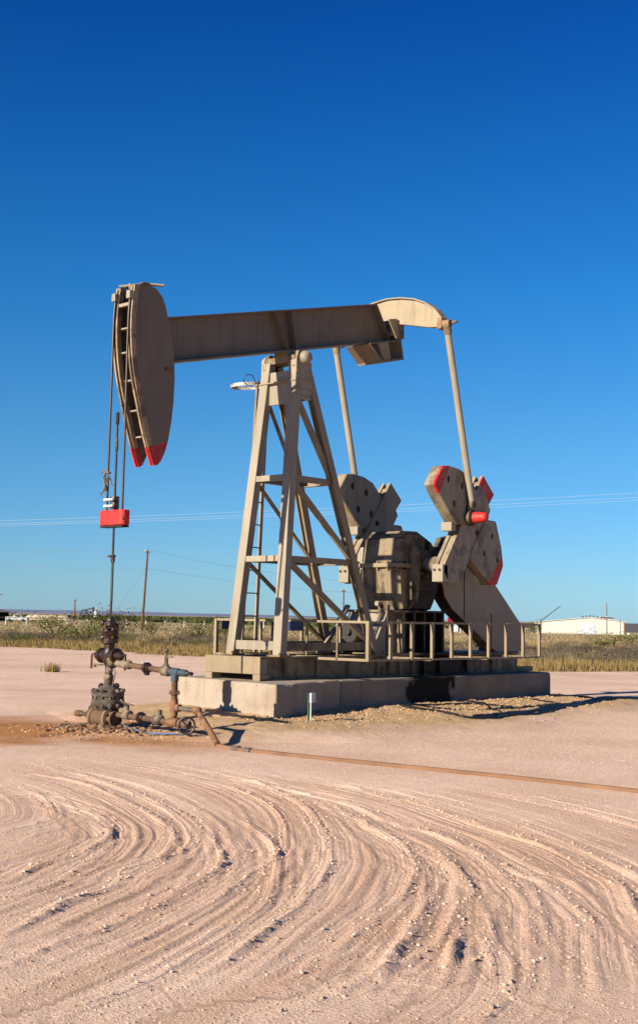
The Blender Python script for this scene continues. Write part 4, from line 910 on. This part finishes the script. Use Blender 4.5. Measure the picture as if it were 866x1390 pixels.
cable('cable', [(6.9, -1.2), (7.3, -1.5), (7.5, -1.8), (7.3, -2.2)], .016, 'short black cable dropping from the rear corner of the long block', None, .02, 12)

# ------------------------------------------------------------------ vegetation
def leafmat(name, col, var=.35, trans=0.0):
    m, nt, b = new_mat(name)
    col = tuple(x*.66 for x in col)
    oi = nt.nodes.new('ShaderNodeObjectInfo'); g = nt.nodes.new('ShaderNodeNewGeometry')
    c = mix(nt, noise(nt, 1.7, 3, g.outputs['Position']), tuple(x*(1-var) for x in col), tuple(x*(1+var) for x in col))
    c = mix(nt, math_n(nt, 'MULTIPLY', oi.outputs['Random'], .35), c, (col[0]*1.5, col[1]*1.25, col[2]))
    nt.links.new(c, b.inputs['Base Color']); b.inputs['Roughness'].default_value = .9; b.inputs['Specular IOR Level'].default_value = .1
    return m
ML = dict(green=leafmat('creosote_leaf', (.105, .115, .025)), sage=leafmat('sage_leaf', (.16, .135, .10)), straw=leafmat('dry_straw', (.33, .245, .125), .3), olive=leafmat('olive_gold_grass', (.34, .255, .09), .35),
          dark=leafmat('dark_mesquite_leaf', (.075, .09, .03)), stem=plain('bush_stem', (.12, .08, .05), .9))
def bush_mesh(name, n, w, h, leaf, mode, seed):
    r = random.Random(seed); V, Fc = [], []
    cl = [(r.gauss(0, w*.32), r.gauss(0, w*.32), h*(.30+.5*r.random()), (.18+.22*r.random())*w) for _ in range(9)]
    for i in range(n):
        if mode == 'tuft':
            a = r.random()*6.28; b0 = (r.gauss(0, w*.16), r.gauss(0, w*.16)); ln = h*(.5+.6*r.random()); sp = r.random()*w*.5
            tx, ty = b0[0]+math.cos(a)*sp, b0[1]+math.sin(a)*sp; o = len(V); pw = leaf*.5; px, py = -math.sin(a+r.random())*pw, math.cos(a+r.random())*pw
            V += [(b0[0]-px, b0[1]-py, 0), (b0[0]+px, b0[1]+py, 0), (tx, ty, ln)]; Fc.append((o, o+1, o+2))
        else:
            c = cl[r.randrange(9)]; d = Vector((r.gauss(0, 1), r.gauss(0, 1), r.gauss(0, .8))).normalized()*c[3]*r.random()**.4
            p = Vector((c[0], c[1], max(.04, c[2]))) + d; p.z = max(.03, p.z)
            u = Vector((r.gauss(0, 1), r.gauss(0, 1), r.gauss(0, 1)+.6)).normalized(); v = u.orthogonal().normalized(); s = leaf*(.6+.8*r.random())
            o = len(V); V += [tuple(p-u*s), tuple(p+v*s*.5), tuple(p+u*s), tuple(p-v*s*.5)]; Fc.append((o, o+1, o+2, o+3))
    me = bpy.data.meshes.new(name); me.from_pydata(V, [], Fc); return me
def stem_mesh(name, w, h, seed):
    r = random.Random(seed); mb = MB()
    for k in range(6):
        a = k*1.05+r.random(); mb.tube([(0, 0, -.05), (math.cos(a)*w*.15, math.sin(a)*w*.15, h*.35), (math.cos(a)*w*.34, math.sin(a)*w*.34, h*.75)], [.03*h, .018*h, .006*h], 5)
    me = bpy.data.meshes.new(name); me.from_pydata([tuple(v) for v in mb.v], [], mb.f); me.materials.append(ML['stem']); return me
PROTO = {}
for key, matk in (('green', 'green'), ('sage', 'sage'), ('dark', 'dark')):
    for j in range(3):
        a = bush_mesh(key+'_crown', 1500, 1.5, 1.0, .030, 'bush', j*5+len(key)); a.materials.append(ML[matk]); PROTO[(key, j)] = (a, stem_mesh(key+'_stem', 1.5, 1.0, j))
for key, matk in (('straw', 'straw'), ('olive', 'olive')):
    for j in range(3):
        a = bush_mesh(key+'_tuft', 170, 1.0, 1.0, .05, 'tuft', j*3+len(key)); a.materials.append(ML[matk]); PROTO[(key, j)] = (a, None)
def place_plant(kind, x, y, w, h, label, group=None, cat=None):
    a, st = PROTO[(kind, random.randrange(3))]; z = gz(x, y)-.03
    nm = {'green': 'creosote_bush', 'sage': 'sage_bush', 'dark': 'mesquite_bush', 'straw': 'grass_clump', 'olive': 'grass_clump'}[kind]
    if st is None:
        o = bpy.data.objects.new(nm, a); COL.objects.link(o); o.location = (x, y, z); o.rotation_euler = (0, 0, random.random()*6.28); o.scale = (w, w, h)
        return tag(o, label, cat or 'grass clump', group)
    o = thing(nm, label, cat or 'bush', (x, y, z), group); o.rotation_euler = (0, 0, random.random()*6.28); o.scale = (w, w, h)
    for n_, m_ in (('crown', a), ('stem', st)):
        c = bpy.data.objects.new(n_, m_); COL.objects.link(c); c.parent = o
    return o
def at(px, d, y=0):      # ground point seen in direction px at horizontal distance d
    a = YAW-math.atan((px-433)/FPX); return CAM.x+d*math.cos(a), CAM.y+d*math.sin(a)
LB = {'green': 'yellow-green desert bush among the dry grass beyond the pad', 'sage': 'grey-brown sage bush in the scrub beyond the pad', 'straw': 'pale straw grass clump in the scrub beyond the pad'}
GRP = {'green': 'green bushes in the scrub', 'sage': 'sage bushes in the scrub', 'straw': 'straw grass clumps in the scrub'}
cnt = 0
for i in range(520):
    px = random.uniform(-90, 960); d = random.uniform(50, 88); x, y = at(px, d)
    if veg_mask(np.array([x]), np.array([y]))[0] < 4.0: continue
    k = random.choices(('green', 'sage', 'straw'), (.09, .66, .25))[0]
    if px > 430 and k == 'green' and random.random() < .6: k = 'sage'
    sc = random.uniform(.7, 1.5)
    if k == 'straw': place_plant(k, x, y, sc*.9, random.uniform(.4, .8), LB[k], GRP[k])
    else: place_plant(k, x, y, sc*1.0, random.uniform(.35, .62)*(1+d/400), LB[k], GRP[k])
    cnt += 1
    if cnt > 280: break
for (px, d, w, h, lab) in ((82, 95, 3.0, 1.7, 'round yellow-green bush beneath the far white truck and sand pile'), (158, 92, 2.4, 2.0, 'leafy green bush just right of the wellhead'), (212, 108, 1.6, 1.5, 'green bush right of the tall wooden pole'),
                      (288, 84, 2.4, 1.7, 'green bush behind the left end of the guard rail'), (318, 100, 2, 1.5, 'small green bush seen through the front legs'), (458, 95, 3.0, 1.5, 'green bush seen between the rear legs of the pump jack'), (832, 84, 3.4, 1.1, 'green bush in front of the white warehouse'), (127, 75, 2.0, 1.3, 'low olive bush left of the wellhead')):
    x, y = at(px, d); place_plant('green', x, y, w, h, lab)
x, y = at(726, 330); place_plant('dark', x, y, 2.8, 3.8, 'dark green tree at the left end of the white warehouse', None, 'tree')
# two small weeds growing on the pad
for (x, y, s, lab) in ((-16.08+48.5*math.cos(YAW+math.atan(353/FPX)), -15.47+48.5*math.sin(YAW+math.atan(353/FPX)), .75, 'lone small weed on the bare pad left of the wellhead'),):
    pass
for px, d, s, lab in ((80, 39, .62, 'lone small weed on the bare pad left of the wellhead'), (181, 43, .55, 'small weed on the pad just right of the wellhead')):
    x, y = at(px, d); place_plant('olive', x, y, s, s*.55, lab, None, 'weed')
# grass as ground cover: too many blades to count
def grass(name, n, gen, mat, label):
    V = np.empty((n*3, 3)); k = 0
    P = [gen() for _ in range(n)]; xs = np.array([p[0] for p in P]); ys = np.array([p[1] for p in P]); hs = height(xs, ys, False)
    for i, (x, y, h, w) in enumerate(P):
        a = random.random()*6.28; l = random.random()*h*.45; b_ = random.random()*6.28
        V[3*i] = (x-math.cos(a)*w, y-math.sin(a)*w, hs[i]-.03); V[3*i+1] = (x+math.cos(a)*w, y+math.sin(a)*w, hs[i]-.03); V[3*i+2] = (x+math.cos(b_)*l, y+math.sin(b_)*l, hs[i]+h)
    me = bpy.data.meshes.new(name); me.vertices.add(n*3); me.vertices.foreach_set('co', V.ravel()); me.loops.add(n*3); me.loops.foreach_set('vertex_index', np.arange(n*3, dtype=np.int32))
    me.polygons.add(n); me.polygons.foreach_set('loop_start', np.arange(0, n*3, 3, dtype=np.int32)); me.polygons.foreach_set('loop_total', np.full(n, 3, dtype=np.int32)); me.update(); me.materials.append(mat)
    o = bpy.data.objects.new(name, me); COL.objects.link(o); return tag(o, label, 'grass', None, 'stuff')
def gen_edge():
    while True:
        px = random.uniform(-250, 1120); d = random.uniform(40, 88); x, y = at(px, d); v = float(veg_mask(np.array([x]), np.array([y]))[0])
        if 0 < v < 7.5+2.5*math.sin(px*.013): return x, y, random.uniform(.12, .45)*min(1, .35+v*.5), random.uniform(.010, .028)
grass('grass', 30000, gen_edge, leafmat('russet_grass', (.31, .21, .09), .45), 'russet and gold grass fringe along the edge of the pad')
grass('grass', 26000, gen_edge, leafmat('olive_grass', (.22, .185, .07), .45), 'olive green grass mixed into the fringe along the pad')
def gen_mid():
    while True:
        px = random.uniform(-250, 1120); d = 50+55*random.random()**.8; x, y = at(px, d); v = float(veg_mask(np.array([x]), np.array([y]))[0])
        if v > 5 and random.random() < -.25+1.2*float(vnoise(np.array([x*.12]), np.array([y*.12]), 77)[0]): return x, y, random.uniform(.15, .45), random.uniform(.010, .03)
grass('grass', 42000, gen_mid, ML['straw'], 'tall straw-coloured dry grass in the scrub behind the fringe')
def gen_far():
    px = random.uniform(-300, 1160); d = 95+330*random.random()**1.4; x, y = at(px, d); return x, y, random.uniform(.08, .20), random.uniform(.04, .10)
grass('grass', 36000, gen_far, leafmat('far_dry_grass', (.36, .27, .14), .25), 'low yellow grass on the far field')
def scrub_gen():
    px = random.uniform(120, 560) if random.random() < .8 else random.uniform(-300, 660); d = random.uniform(450, 950); x, y = at(px, d)
    return x+random.gauss(0, 4), y+random.gauss(0, 4), random.uniform(.5, 1.5), random.uniform(.8, 2.6)
grass('scrubland', 6000, scrub_gen, ML['dark'], 'dark green scrub line far off below the horizon')

# ------------------------------------------------------------------ fence, poles, wires
def gzf(x, y): return gz(x, y)
FN = thing('pipe_fence', 'long pipe fence with white posts crossing the dry field', 'fence', (*at(120, 180), 0))
ends = [at(-200, 178), at(15, 180), at(255, 184), at(520, 186), at(760, 190)]
prev = None
allp = []
for i in range(len(ends)-1):
    a, b_ = ends[i], ends[i+1]; L_ = math.dist(a, b_); k = int(L_/2.7)
    allp += [lerp(a, b_, j/k) for j in range(k)]
r_ = MB(); pts_ = [(x, y, gz(x, y)+1.10) for x, y in allp]; r_.tube(pts_, .05, 6); obj('top_rail', r_, plain('rusty_rail', (.13, .08, .05), .8), FN)
for j, (x, y) in enumerate(allp):
    px_ = None
    z = gz(x, y); obj('fence_post', MB().cyl((x, y, z-.1), (x, y, z+1.05), .085, 8), M['fence'], FN)

def pole(name, px, d, h, lean, label, arms=(), r=.14, mat=None, group=None, arm_dir=None):
    x, y = at(px, d); z = gz(x, y); t = thing(name, label, 'utility pole', (x, y, z), group)
    top = (x+lean*R2.x*h, y+lean*R2.y*h, z+h)
    obj('pole_shaft', MB().tube([(x, y, z-.5), top], [r, r*.7], 10), mat or M['wood'], t, smooth=True)
    for (hz, w) in arms:
        c = Vector(lerp((x, y, z), top, hz/h)); ad = Vector((arm_dir or (R2.x, R2.y, 0))).normalized()
        ar = obj('crossarm', MB().bar(c-ad*w/2-Vector((0,0,0)), c+ad*w/2, .16, .24), M['wood'], t)
        for s in (-.46, 0, .46): obj('insulator', MB().lathe(c+ad*w*s+Vector((0, 0, .07)), (0, 0, 1), [(0, .04), (.05, .09), (.15, .09), (.2, .03)], 8), M['white'], ar)
    return top
p1 = pole('utility_pole', 198, 150, 9.5, .045, 'tall bare wooden pole leaning right behind the wellhead', ((9.2, .5),), .16)
pole('utility_pole', 469, 300, 9.8, .0, 'thin wooden pole seen between the rear leg and the gearbox', ((9.4, 1.2),), .20)
pole('utility_pole', 107, 620, 9.0, .0, 'tiny distant pole left of the wellhead on the horizon', ((8.2, 2.2),), .35)
pole('utility_pole', 2, 330, 7.5, .0, 'distant pole with crossarms at the left edge above the dark shed', ((6.8, 2.6), (5.0, 1.6)), .25)
pole('utility_pole', 824, 230, 5.6, .0, 'slim pole with one long crossarm in front of the white warehouse', ((3.0, 2.4),), .09)
pole('utility_pole', 842, 380, 5.2, .0, 'thin short pole by the dark annex of the warehouse', (), .12)
def wire(P, Q, sag, label, group, r=.022):
    pts_ = []
    for i in range(41):
        t = i/40; p = lerp(P, Q, t); pts_.append((p[0], p[1], p[2]-sag*4*t*(1-t)))
    tag(obj('power_line', MB().tube(pts_, r, 5), M['wire'] if r == .011 else M['wire_dark'], loc=lerp(P, Q, .5), smooth=True), label, 'power line', group)
# three parallel conductors high across the field
def ext(P, Q, a, b_): return lerp(P, Q, a), lerp(P, Q, b_)
trip = (((72.0, 118.1, 13.99), (125.3, 59.45, 18.93), 'uppermost of the three pale wires crossing behind the pump jack'), ((72.01, 118.09, 13.62), (125.29, 59.45, 18.37), 'middle one of the three pale wires crossing behind the pump jack'), ((72.02, 118.09, 13.40), (125.29, 59.46, 18.0), 'lowest of the three pale wires crossing behind the pump jack'))
for P, Q, lab in trip:
    a, b_ = ext(P, Q, -.6, 1.7); wire(a, b_, 1.2, lab, None, .011)
x1, y1, z1 = p1
def sky_pt(px, d, z): x, y = at(px, d); return (x, y, z)
wire(p1, sky_pt(-260, 175, 13.5), 1.6, 'faint wire running left from the top of the leaning pole', None, .010)
wire((x1, y1, z1-2.2), sky_pt(-260, 175, 10.8), 1.2, 'lower faint wire running left from the leaning pole', None, .010)
wire(p1, sky_pt(620, 190, 7.6), 1.5, 'faint wire running right from the top of the leaning pole', None, .010)
wire((x1, y1, z1-2.2), sky_pt(620, 190, 5.6), 1.0, 'lower faint wire running right from the leaning pole', None, .010)
wire((x1, y1, z1-2), sky_pt(152, 148, .8), 0, 'thin guy wire slanting down left from the leaning pole', None, .014)
# post with slanting boom near the right edge
x, y = at(735, 120); z = gz(x, y); BM = thing('boom_post', 'thin dark post with a boom slanting up right, just past the guard rail end', 'boom post', (x, y, z))
obj('post', MB().cyl((x, y, z-.2), (x, y, z+1.95), .05, 8), M['dark'], BM)
q = Vector((x, y, z+1.9))+Vector((R2.x, R2.y, 0))*1.85+Vector((0, 0, 1.35)); obj('boom', MB().cyl((x, y, z+1.85), q, .035, 8), M['dark'], BM)

# ------------------------------------------------------------------ far buildings and objects
BD = Vector((.478, -.878, 0)); BN = Vector((.878, .478, 0))           # along / behind the facade
def fac(px, d=400): x, y = at(px, d); return Vector((x, y, 0))
A0 = fac(727, 401); A1 = fac(848, 401); A2 = fac(960, 401); dirW = (A1-A0).normalized(); nW = Vector((-dirW.y, dirW.x, 0))
if nW.dot(Fv) < 0: nW = -nW
zb = -2.45
WHS = thing('warehouse', 'long white metal warehouse with a wide pale door and dark right wing', 'warehouse', (*(A0.lerp(A1, .5)).xy, zb))
Lw = (A1-A0).length; pk = Lw*(803-727)/(848-727)
def wpt(s, z, back=0): p = A0+dirW*s+nW*back; return (p.x, p.y, z)
mw = MB()
prof = [(0, zb), (Lw, zb), (Lw, 2.15), (pk, 3.35), (0, 1.6)]
vs = [wpt(s, z) for s, z in prof]+[wpt(s, z, 40) for s, z in prof]
mw.add(vs, [(0,1,2,3,4),(9,8,7,6,5)]+[(i, (i+1) % 5, (i+1) % 5+5, i+5) for i in (0, 1, 4)])
mwm, nt, b = new_mat('ribbed_white_steel'); wv = nd(nt, 'ShaderNodeTexWave'); wv.inputs['Scale'].default_value = 1.2; wv.inputs['Distortion'].default_value = 0
nt.links.new(nt.nodes.new('ShaderNodeTexCoord').outputs['Object'], wv.inputs['Vector'])
nt.links.new(mix(nt, ramp(nt, wv.outputs['Fac'], [(.0, 0.), (1., .25)]), (.43, .42, .36), (.39, .38, .325)), b.inputs['Base Color']); b.inputs['Roughness'].default_value = .5
obj('wall', mw, mwm, WHS)
rf = MB(); 
for (s0, z0_, s1, z1_) in ((-.4, 1.58, pk, 3.36), (pk, 3.36, Lw+.3, 2.13)):
    vs = [wpt(s0, z0_+.02, -.4), wpt(s1, z1_+.02, -.4), wpt(s1, z1_+.02, 40.5), wpt(s0, z0_+.02, 40.5)]; rf.add(vs+[(v[0], v[1], v[2]+.15) for v in vs], [(0,1,2,3),(7,6,5,4),(0,4,5,1),(1,5,6,2),(2,6,7,3),(3,7,4,0)])
ROOF = obj('roof', rf, M['white'], WHS)
for k in range(7):
    s = pk-3.0+k*1.35 if False else pk+(k-2.2)*1.15; z = 3.36-(max(0, s-pk))*(1.21/(Lw-pk))-max(0, pk-s)*(1.75/pk)
    c = wpt(s, z+.15, 10); obj('vent', MB().lathe(c, (0, 0, 1), [(0, .18), (.3, .18), (.31, .34), (.5, .34), (.62, .1)], 10), M['greyiron'], ROOF)
sd0 = Lw*(789-727)/121; sd1 = Lw*(808-727)/121
d_ = MB(); vs = [wpt(s, z, bk) for bk in (-.15, -.02) for s, z in ((sd0, zb), (sd1, zb), (sd1, 1.35), (sd0, 1.35))]; d_.add(vs, [(0,1,2,3),(7,6,5,4),(0,4,5,1),(1,5,6,2),(2,6,7,3),(3,7,4,0)])
obj('door', d_, plain('pale_door', (.62, .66, .75), .5, 0, .04), WHS)
tr = MB(); vs = [wpt(s, z, bk) for bk in (-.12, -.02) for s, z in ((Lw-.35, zb), (Lw, zb), (Lw, 2.1), (Lw-.35, 2.1))]; tr.add(vs, [(0,1,2,3),(7,6,5,4),(0,4,5,1),(1,5,6,2),(2,6,7,3),(3,7,4,0)])
obj('corner_trim', tr, plain('brown_trim', (.35, .18, .12)), WHS)
an = MB(); Lx = Lw+34; vs = [wpt(s, z, bk) for bk in (-1.5, 25) for s, z in ((Lw+.1, zb+1.4), (Lx, zb+1.4), (Lx, 1.75), (Lw+.1, 1.75))]; an.add(vs, [(0,1,2,3),(7,6,5,4),(0,4,5,1),(1,5,6,2),(2,6,7,3),(3,7,4,0)])
ANX = obj('dark_wing', an, plain('dark_slate_panel', (.045, .05, .065), .6, 0, .05), WHS)
for k in range(9): 
    s = Lw+.6+k*3.2; q = MB(); vs = [wpt(s+a, z, bk) for bk in (-1.3, -.4) for a, z in ((0, zb), (.8, zb), (.8, zb+1.4), (0, zb+1.4))]; q.add(vs, [(0,1,2,3),(7,6,5,4),(0,4,5,1),(1,5,6,2),(2,6,7,3),(3,7,4,0)]); obj('pier', q, M['white'], ANX)
# chain fence before the warehouse
CF = thing('wire_fence', 'low grey wire fence along the front of the warehouse', 'fence', (*(fac(790, 378)).xy, zb))
c0, c1 = fac(742, 380), fac(900, 380); n = 24
for i in range(n): p = c0.lerp(c1, i/(n-1)); obj('fence_post', MB().cyl((p.x, p.y, zb), (p.x, p.y, zb+1.2), .05, 6), M['greyiron'], CF)
w_ = MB()
for hh_ in (.35, .75, 1.15): w_.tube([(c0.x, c0.y, zb+hh_), (c1.x, c1.y, zb+hh_)], .02, 5)
obj('fence_wire', w_, M['greyiron'], CF)
def shed(name, label, px0, px1, d, h, wallm, roofm, rise, dep, base=None, cat='shed'):
    a, b_ = fac(px0, d), fac(px1, d); dr = (b_-a).normalized(); nn = Vector((-dr.y, dr.x, 0)); nn = nn if nn.dot(Fv) > 0 else -nn
    z = base if base is not None else gz(a.x, a.y); L_ = (b_-a).length; t = thing(name, label, cat, (a.x, a.y, z))
    P = lambda s, zz, bk: tuple(a+dr*s+nn*bk+Vector((0, 0, z+zz)))
    q = MB(); q.add([P(0, -.5, 0), P(L_, -.5, 0), P(L_, h, 0), P(0, h, 0), P(0, -.5, dep), P(L_, -.5, dep), P(L_, h, dep), P(0, h, dep)], [(0,1,2,3),(7,6,5,4),(0,4,5,1),(1,5,6,2),(2,6,7,3),(3,7,4,0)]); obj('wall', q, wallm, t)
    q = MB(); e = .3; q.add([P(-e, h+.02, -e), P(L_+e, h+.02, -e), P(L_+e, h+rise, dep/2), P(-e, h+rise, dep/2), P(L_+e, h+.02, dep+e), P(-e, h+.02, dep+e)], [(0,1,2,3),(3,2,4,5),(0,3,5),(1,4,2),(0,5,4,1)]); obj('roof', q, roofm, t)
    q = MB(); q.add([P(L_*.4, -.2, -.08), P(L_*.6, -.2, -.08), P(L_*.6, h*.75, -.08), P(L_*.4, h*.75, -.08), P(L_*.4, -.2, -.01), P(L_*.6, -.2, -.01), P(L_*.6, h*.75, -.01), P(L_*.4, h*.75, -.01)], [(0,1,2,3),(7,6,5,4),(0,4,5,1),(1,5,6,2),(2,6,7,3),(3,7,4,0)]); obj('door', q, M['greyiron'], t)
    return t
shed('shed', 'small red-roofed white shed seen under the belt guard', 612, 640, 210, 1.5, M['white'], M['red'], .9, 5)
shed('farm_building', 'tan low building seen past the rear of the guard rail', 700, 736, 420, 2.2, plain('tan_wall', (.30, .24, .16)), plain('dark_roof', (.05, .05, .045)), 1.4, 14, cat='building')
# dark arched hangar at the left edge
a = fac(-60, 340); b_ = fac(28, 340); dr = (b_-a).normalized(); nn = Vector((-dr.y, dr.x, 0)); nn = nn if nn.dot(Fv) > 0 else -nn; z = gz(a.x, a.y)
HG = thing('hangar', 'dark open-fronted shed with a curved brown roof at the left edge', 'hangar', (*a.xy, z)); L_ = (b_-a).length
arcs = [(L_*t, 1.9+2.3*math.sin(PI*(.5+.5*t))**.8) for t in np.linspace(0, 1, 12)]
P = lambda s, zz, bk: tuple(a+dr*s+nn*bk+Vector((0, 0, z+zz)))
q = MB(); n = 12
for i in range(11):
    v4 = [P(*arcs[i], -.5), P(*arcs[i+1], -.5), P(*arcs[i+1], 14), P(*arcs[i], 14)]; q.add(v4+[(x_, y_, z_-.3) for x_, y_, z_ in v4], [(0,1,2,3),(7,6,5,4),(0,4,5,1),(1,5,6,2),(2,6,7,3),(3,7,4,0)])
obj('roof', q, plain('brown_sheet_roof', (.16, .11, .09)), HG)
q = MB(); q.add([P(0, -.5, 8), P(L_*.9, -.5, 8), P(L_*.9, 2.2, 8), P(0, 3.0, 8), P(0, -.5, 8.2), P(L_*.9, -.5, 8.2), P(L_*.9, 2.2, 8.2), P(0, 3.0, 8.2)], [(0,1,2,3),(7,6,5,4),(0,4,5,1),(1,5,6,2),(2,6,7,3),(3,7,4,0)]); obj('wall', q, M['hole'], HG)
for s in (.3, .62, .97): c = P(L_*s, 0, 0); obj('post', MB().cyl(c, (c[0], c[1], c[2]+2.1), .15, 8), M['dark'], HG)
# white pickup parked by the hangar
c = fac(30, 320); z = gz(c.x, c.y); TK = thing('pickup_truck', 'white pickup parked beside the dark hangar far left', 'truck', (c.x, c.y, z)); ax_ = Vector((R2.x, R2.y, 0)).normalized(); nx = Vector((-ax_.y, ax_.x, 0))
def trk(prof, w0, w1): 
    q = MB(); n = len(prof); vs = [tuple(c+ax_*s+nx*w+Vector((0, 0, z+h))) for w in (w0, w1) for s, h in prof]; q.add(vs, [tuple(range(n)), tuple(range(2*n-1, n-1, -1))]+[(i, i+n, (i+1) % n+n, (i+1) % n) for i in range(n)]); return q
BDY = obj('body', trk([(-2.7, .5), (2.7, .5), (2.75, 1.0), (2.6, 1.1), (1.5, 1.15), (.9, 1.75), (-.5, 1.8), (-.9, 1.2), (-2.7, 1.2)], -.95, .95), M['white'], TK)
obj('window', trk([(-.4, 1.25), (1.1, 1.2), (.8, 1.65), (-.4, 1.7)], -.965, .965), M['hole'], BDY)
for s in (-1.7, 1.7): 
    for w in (-.9, .9): cc = c+ax_*s+nx*w; obj('wheel', MB().cyl(tuple(Vector((cc.x, cc.y, z+.38))-nx*.12), tuple(Vector((cc.x, cc.y, z+.38))+nx*.12), .38, 14), M['black'], TK)
# sand pile
SP = MB(); a = fac(34, 430); b_ = fac(106, 430); dr = (b_-a).normalized(); nn = Vector((-dr.y, dr.x, 0)); L_ = (b_-a).length; nS, nT = 60, 14; vs = []
zs_ = gz(a.x, a.y)
for i in range(nS+1):
    for j in range(nT+1):
        s = i/nS; t = j/nT*2-1; hgt = 1.9*min(1, s*6, (1-s)*7)*(.8+.25*float(vnoise(np.array([i*.22]), np.array([3.]), 5)[0]))*max(0, 1-abs(t)**1.3)+.25*float(vnoise(np.array([i*.9]), np.array([j*.8]), 6)[0])*(1-abs(t))
        p = a+dr*(s*L_)+nn*(t*7); vs.append((p.x, p.y, zs_-.2+hgt))
vs = [(q[0], q[1], zs_-.2+(q[2]-zs_+.2)*.85) for q in vs]; SP.add(vs, [(i*(nT+1)+j, i*(nT+1)+j+1, (i+1)*(nT+1)+j+1, (i+1)*(nT+1)+j) for i in range(nS) for j in range(nT)])
tag(obj('sand_pile', SP, plain('pale_sand', (.62, .46, .33), .95, 0, .1, .5, .5, .2, k=1), loc=(*a.lerp(b_, .5).xy, zs_), smooth=True), 'long pale sand pile on the far left horizon', 'sand pile')
# far pump jack silhouette
c = fac(123, 520); z = gz(c.x, c.y)
FJ = thing('pump_jack', 'tiny dark pump jack silhouette on the left horizon', 'pump jack', (c.x, c.y, z)); K = lambda s, h: tuple(c+ax_*s+Vector((0, 0, z+h)))
obj('walking_beam', MB().bar(K(-2.2, 3.1), K(2.6, 4.1), .5, .5), M['dark'], FJ); obj('horsehead', MB().bar(K(2.9, 2.6), K(2.7, 4.6), .5, .9), M['dark'], FJ)
obj('samson_post', MB().tube([K(-1.1, 0), K(0, 3.4)], .2, 6).tube([K(1.1, 0), K(0, 3.4)], .2, 6), M['dark'], FJ); obj('crank', MB().bar(K(-2.6, .8), K(-2.0, 2.4), .5, .9), M['dark'], FJ); obj('base', MB().bar(K(-3, .3), K(1.8, .3), 1, .6), M['dark'], FJ)
c = fac(136, 500); z = gz(c.x, c.y); TT = thing('storage_tank', 'small pale tank standing right of the distant pump jack', 'tank', (c.x, c.y, z))
obj('shell', MB().lathe((c.x, c.y, z-.2), (0, 0, 1), [(0, .8), (3.0, .8), (3.01, .85), (3.1, .85), (3.5, .2)], 16), M['fence'], TT, smooth=True); obj('pipe', MB().cyl((c.x, c.y, z+3.2), (c.x, c.y, z+4.6), .18, 8), M['fence'], TT)

# distant mesa
hv_, hf_ = [], []; nA = 160
for i in range(nA+1):
    a_ = YAW+math.radians(38)-math.radians(52)*i/nA; x, y = math.cos(a_), math.sin(a_)
    t = i/nA; hm = (92*np.clip(1-abs(t-.36)/.42, 0, 1)**.35)*(.86+.16*float(vnoise(np.array([i*.13]), np.array([1.]), 51)[0])) + 8
    if t > .70: hm *= max(.05, 1-(t-.70)/.22)
    for (dd_, f_) in ((10000, 0), (10300, .55), (10500, 1), (11600, 1.02), (11900, 0)):
        hv_.append((CAM.x+x*dd_, CAM.y+y*dd_, -60+(60+hm*.36)*f_))
for i in range(nA):
    for j in range(4): hf_.append((i*5+j, i*5+j+1, (i+1)*5+j+1, (i+1)*5+j))
hl = obj('hills', MB().add(hv_, hf_), plain('haze_tinted_hill_rock', (.12, .135, .21), .95, 0, .15, .002, 0, k=1)); hl['kind'] = 'structure'  # distance haze put into the rock colour as a blue tint

# ------------------------------------------------------------------ light
SUN_EL = math.atan(.41); az_travel = math.atan2(-.239, 2.6)
dvec = Vector((math.cos(az_travel)*math.cos(SUN_EL), math.sin(az_travel)*math.cos(SUN_EL), -math.sin(SUN_EL)))
sd = bpy.data.lights.new('sun', 'SUN'); sd.energy = 5; sd.angle = math.radians(.53); sd.color = (1, .90, .76)
sun = bpy.data.objects.new('sun', sd); COL.objects.link(sun); sun.rotation_euler = dvec.to_track_quat('-Z', 'Y').to_euler(); sun.location = (-30, 5, 30)
w = bpy.data.worlds.new('World'); S.world = w; w.use_nodes = True; nt = w.node_tree; nt.nodes.clear()
out = nt.nodes.new('ShaderNodeOutputWorld'); bgd = nt.nodes.new('ShaderNodeBackground'); sky = nt.nodes.new('ShaderNodeTexSky')
sky.sky_type = 'NISHITA'; sky.sun_disc = False; sky.sun_elevation = SUN_EL
toward = -dvec; sky.sun_rotation = math.atan2(toward.x, toward.y)
sky.altitude = 900; sky.air_density = 1.0; sky.dust_density = .3; sky.ozone_density = 3.0
tcw = nt.nodes.new('ShaderNodeTexCoord'); sz = nt.nodes.new('ShaderNodeSeparateXYZ'); nt.links.new(tcw.outputs['Generated'], sz.inputs[0])
grade = ramp(nt, sz.outputs[2], [(0, (.48, .80, 1.30)), (.03, (.49, .81, 1.20)), (.139, (.35, .82, 1.15)), (.254, (.155, .765, 1.26)), (.36, (.075, .62, 1.22)), (.449, (.035, .465, 1.15)), (.7, (.02, .32, .9)), (1, (.02, .25, .75))])
nt.links.new(mix(nt, 1.0, sky.outputs[0], grade, 'MULTIPLY'), bgd.inputs['Color']); bgd.inputs['Strength'].default_value = .05
nt.links.new(bgd.outputs[0], out.inputs[0])
S.view_settings.view_transform = 'Standard'; S.view_settings.look = 'None'; S.view_settings.gamma = 1; S.view_settings.exposure = 1.0
S.render.engine = 'CYCLES'
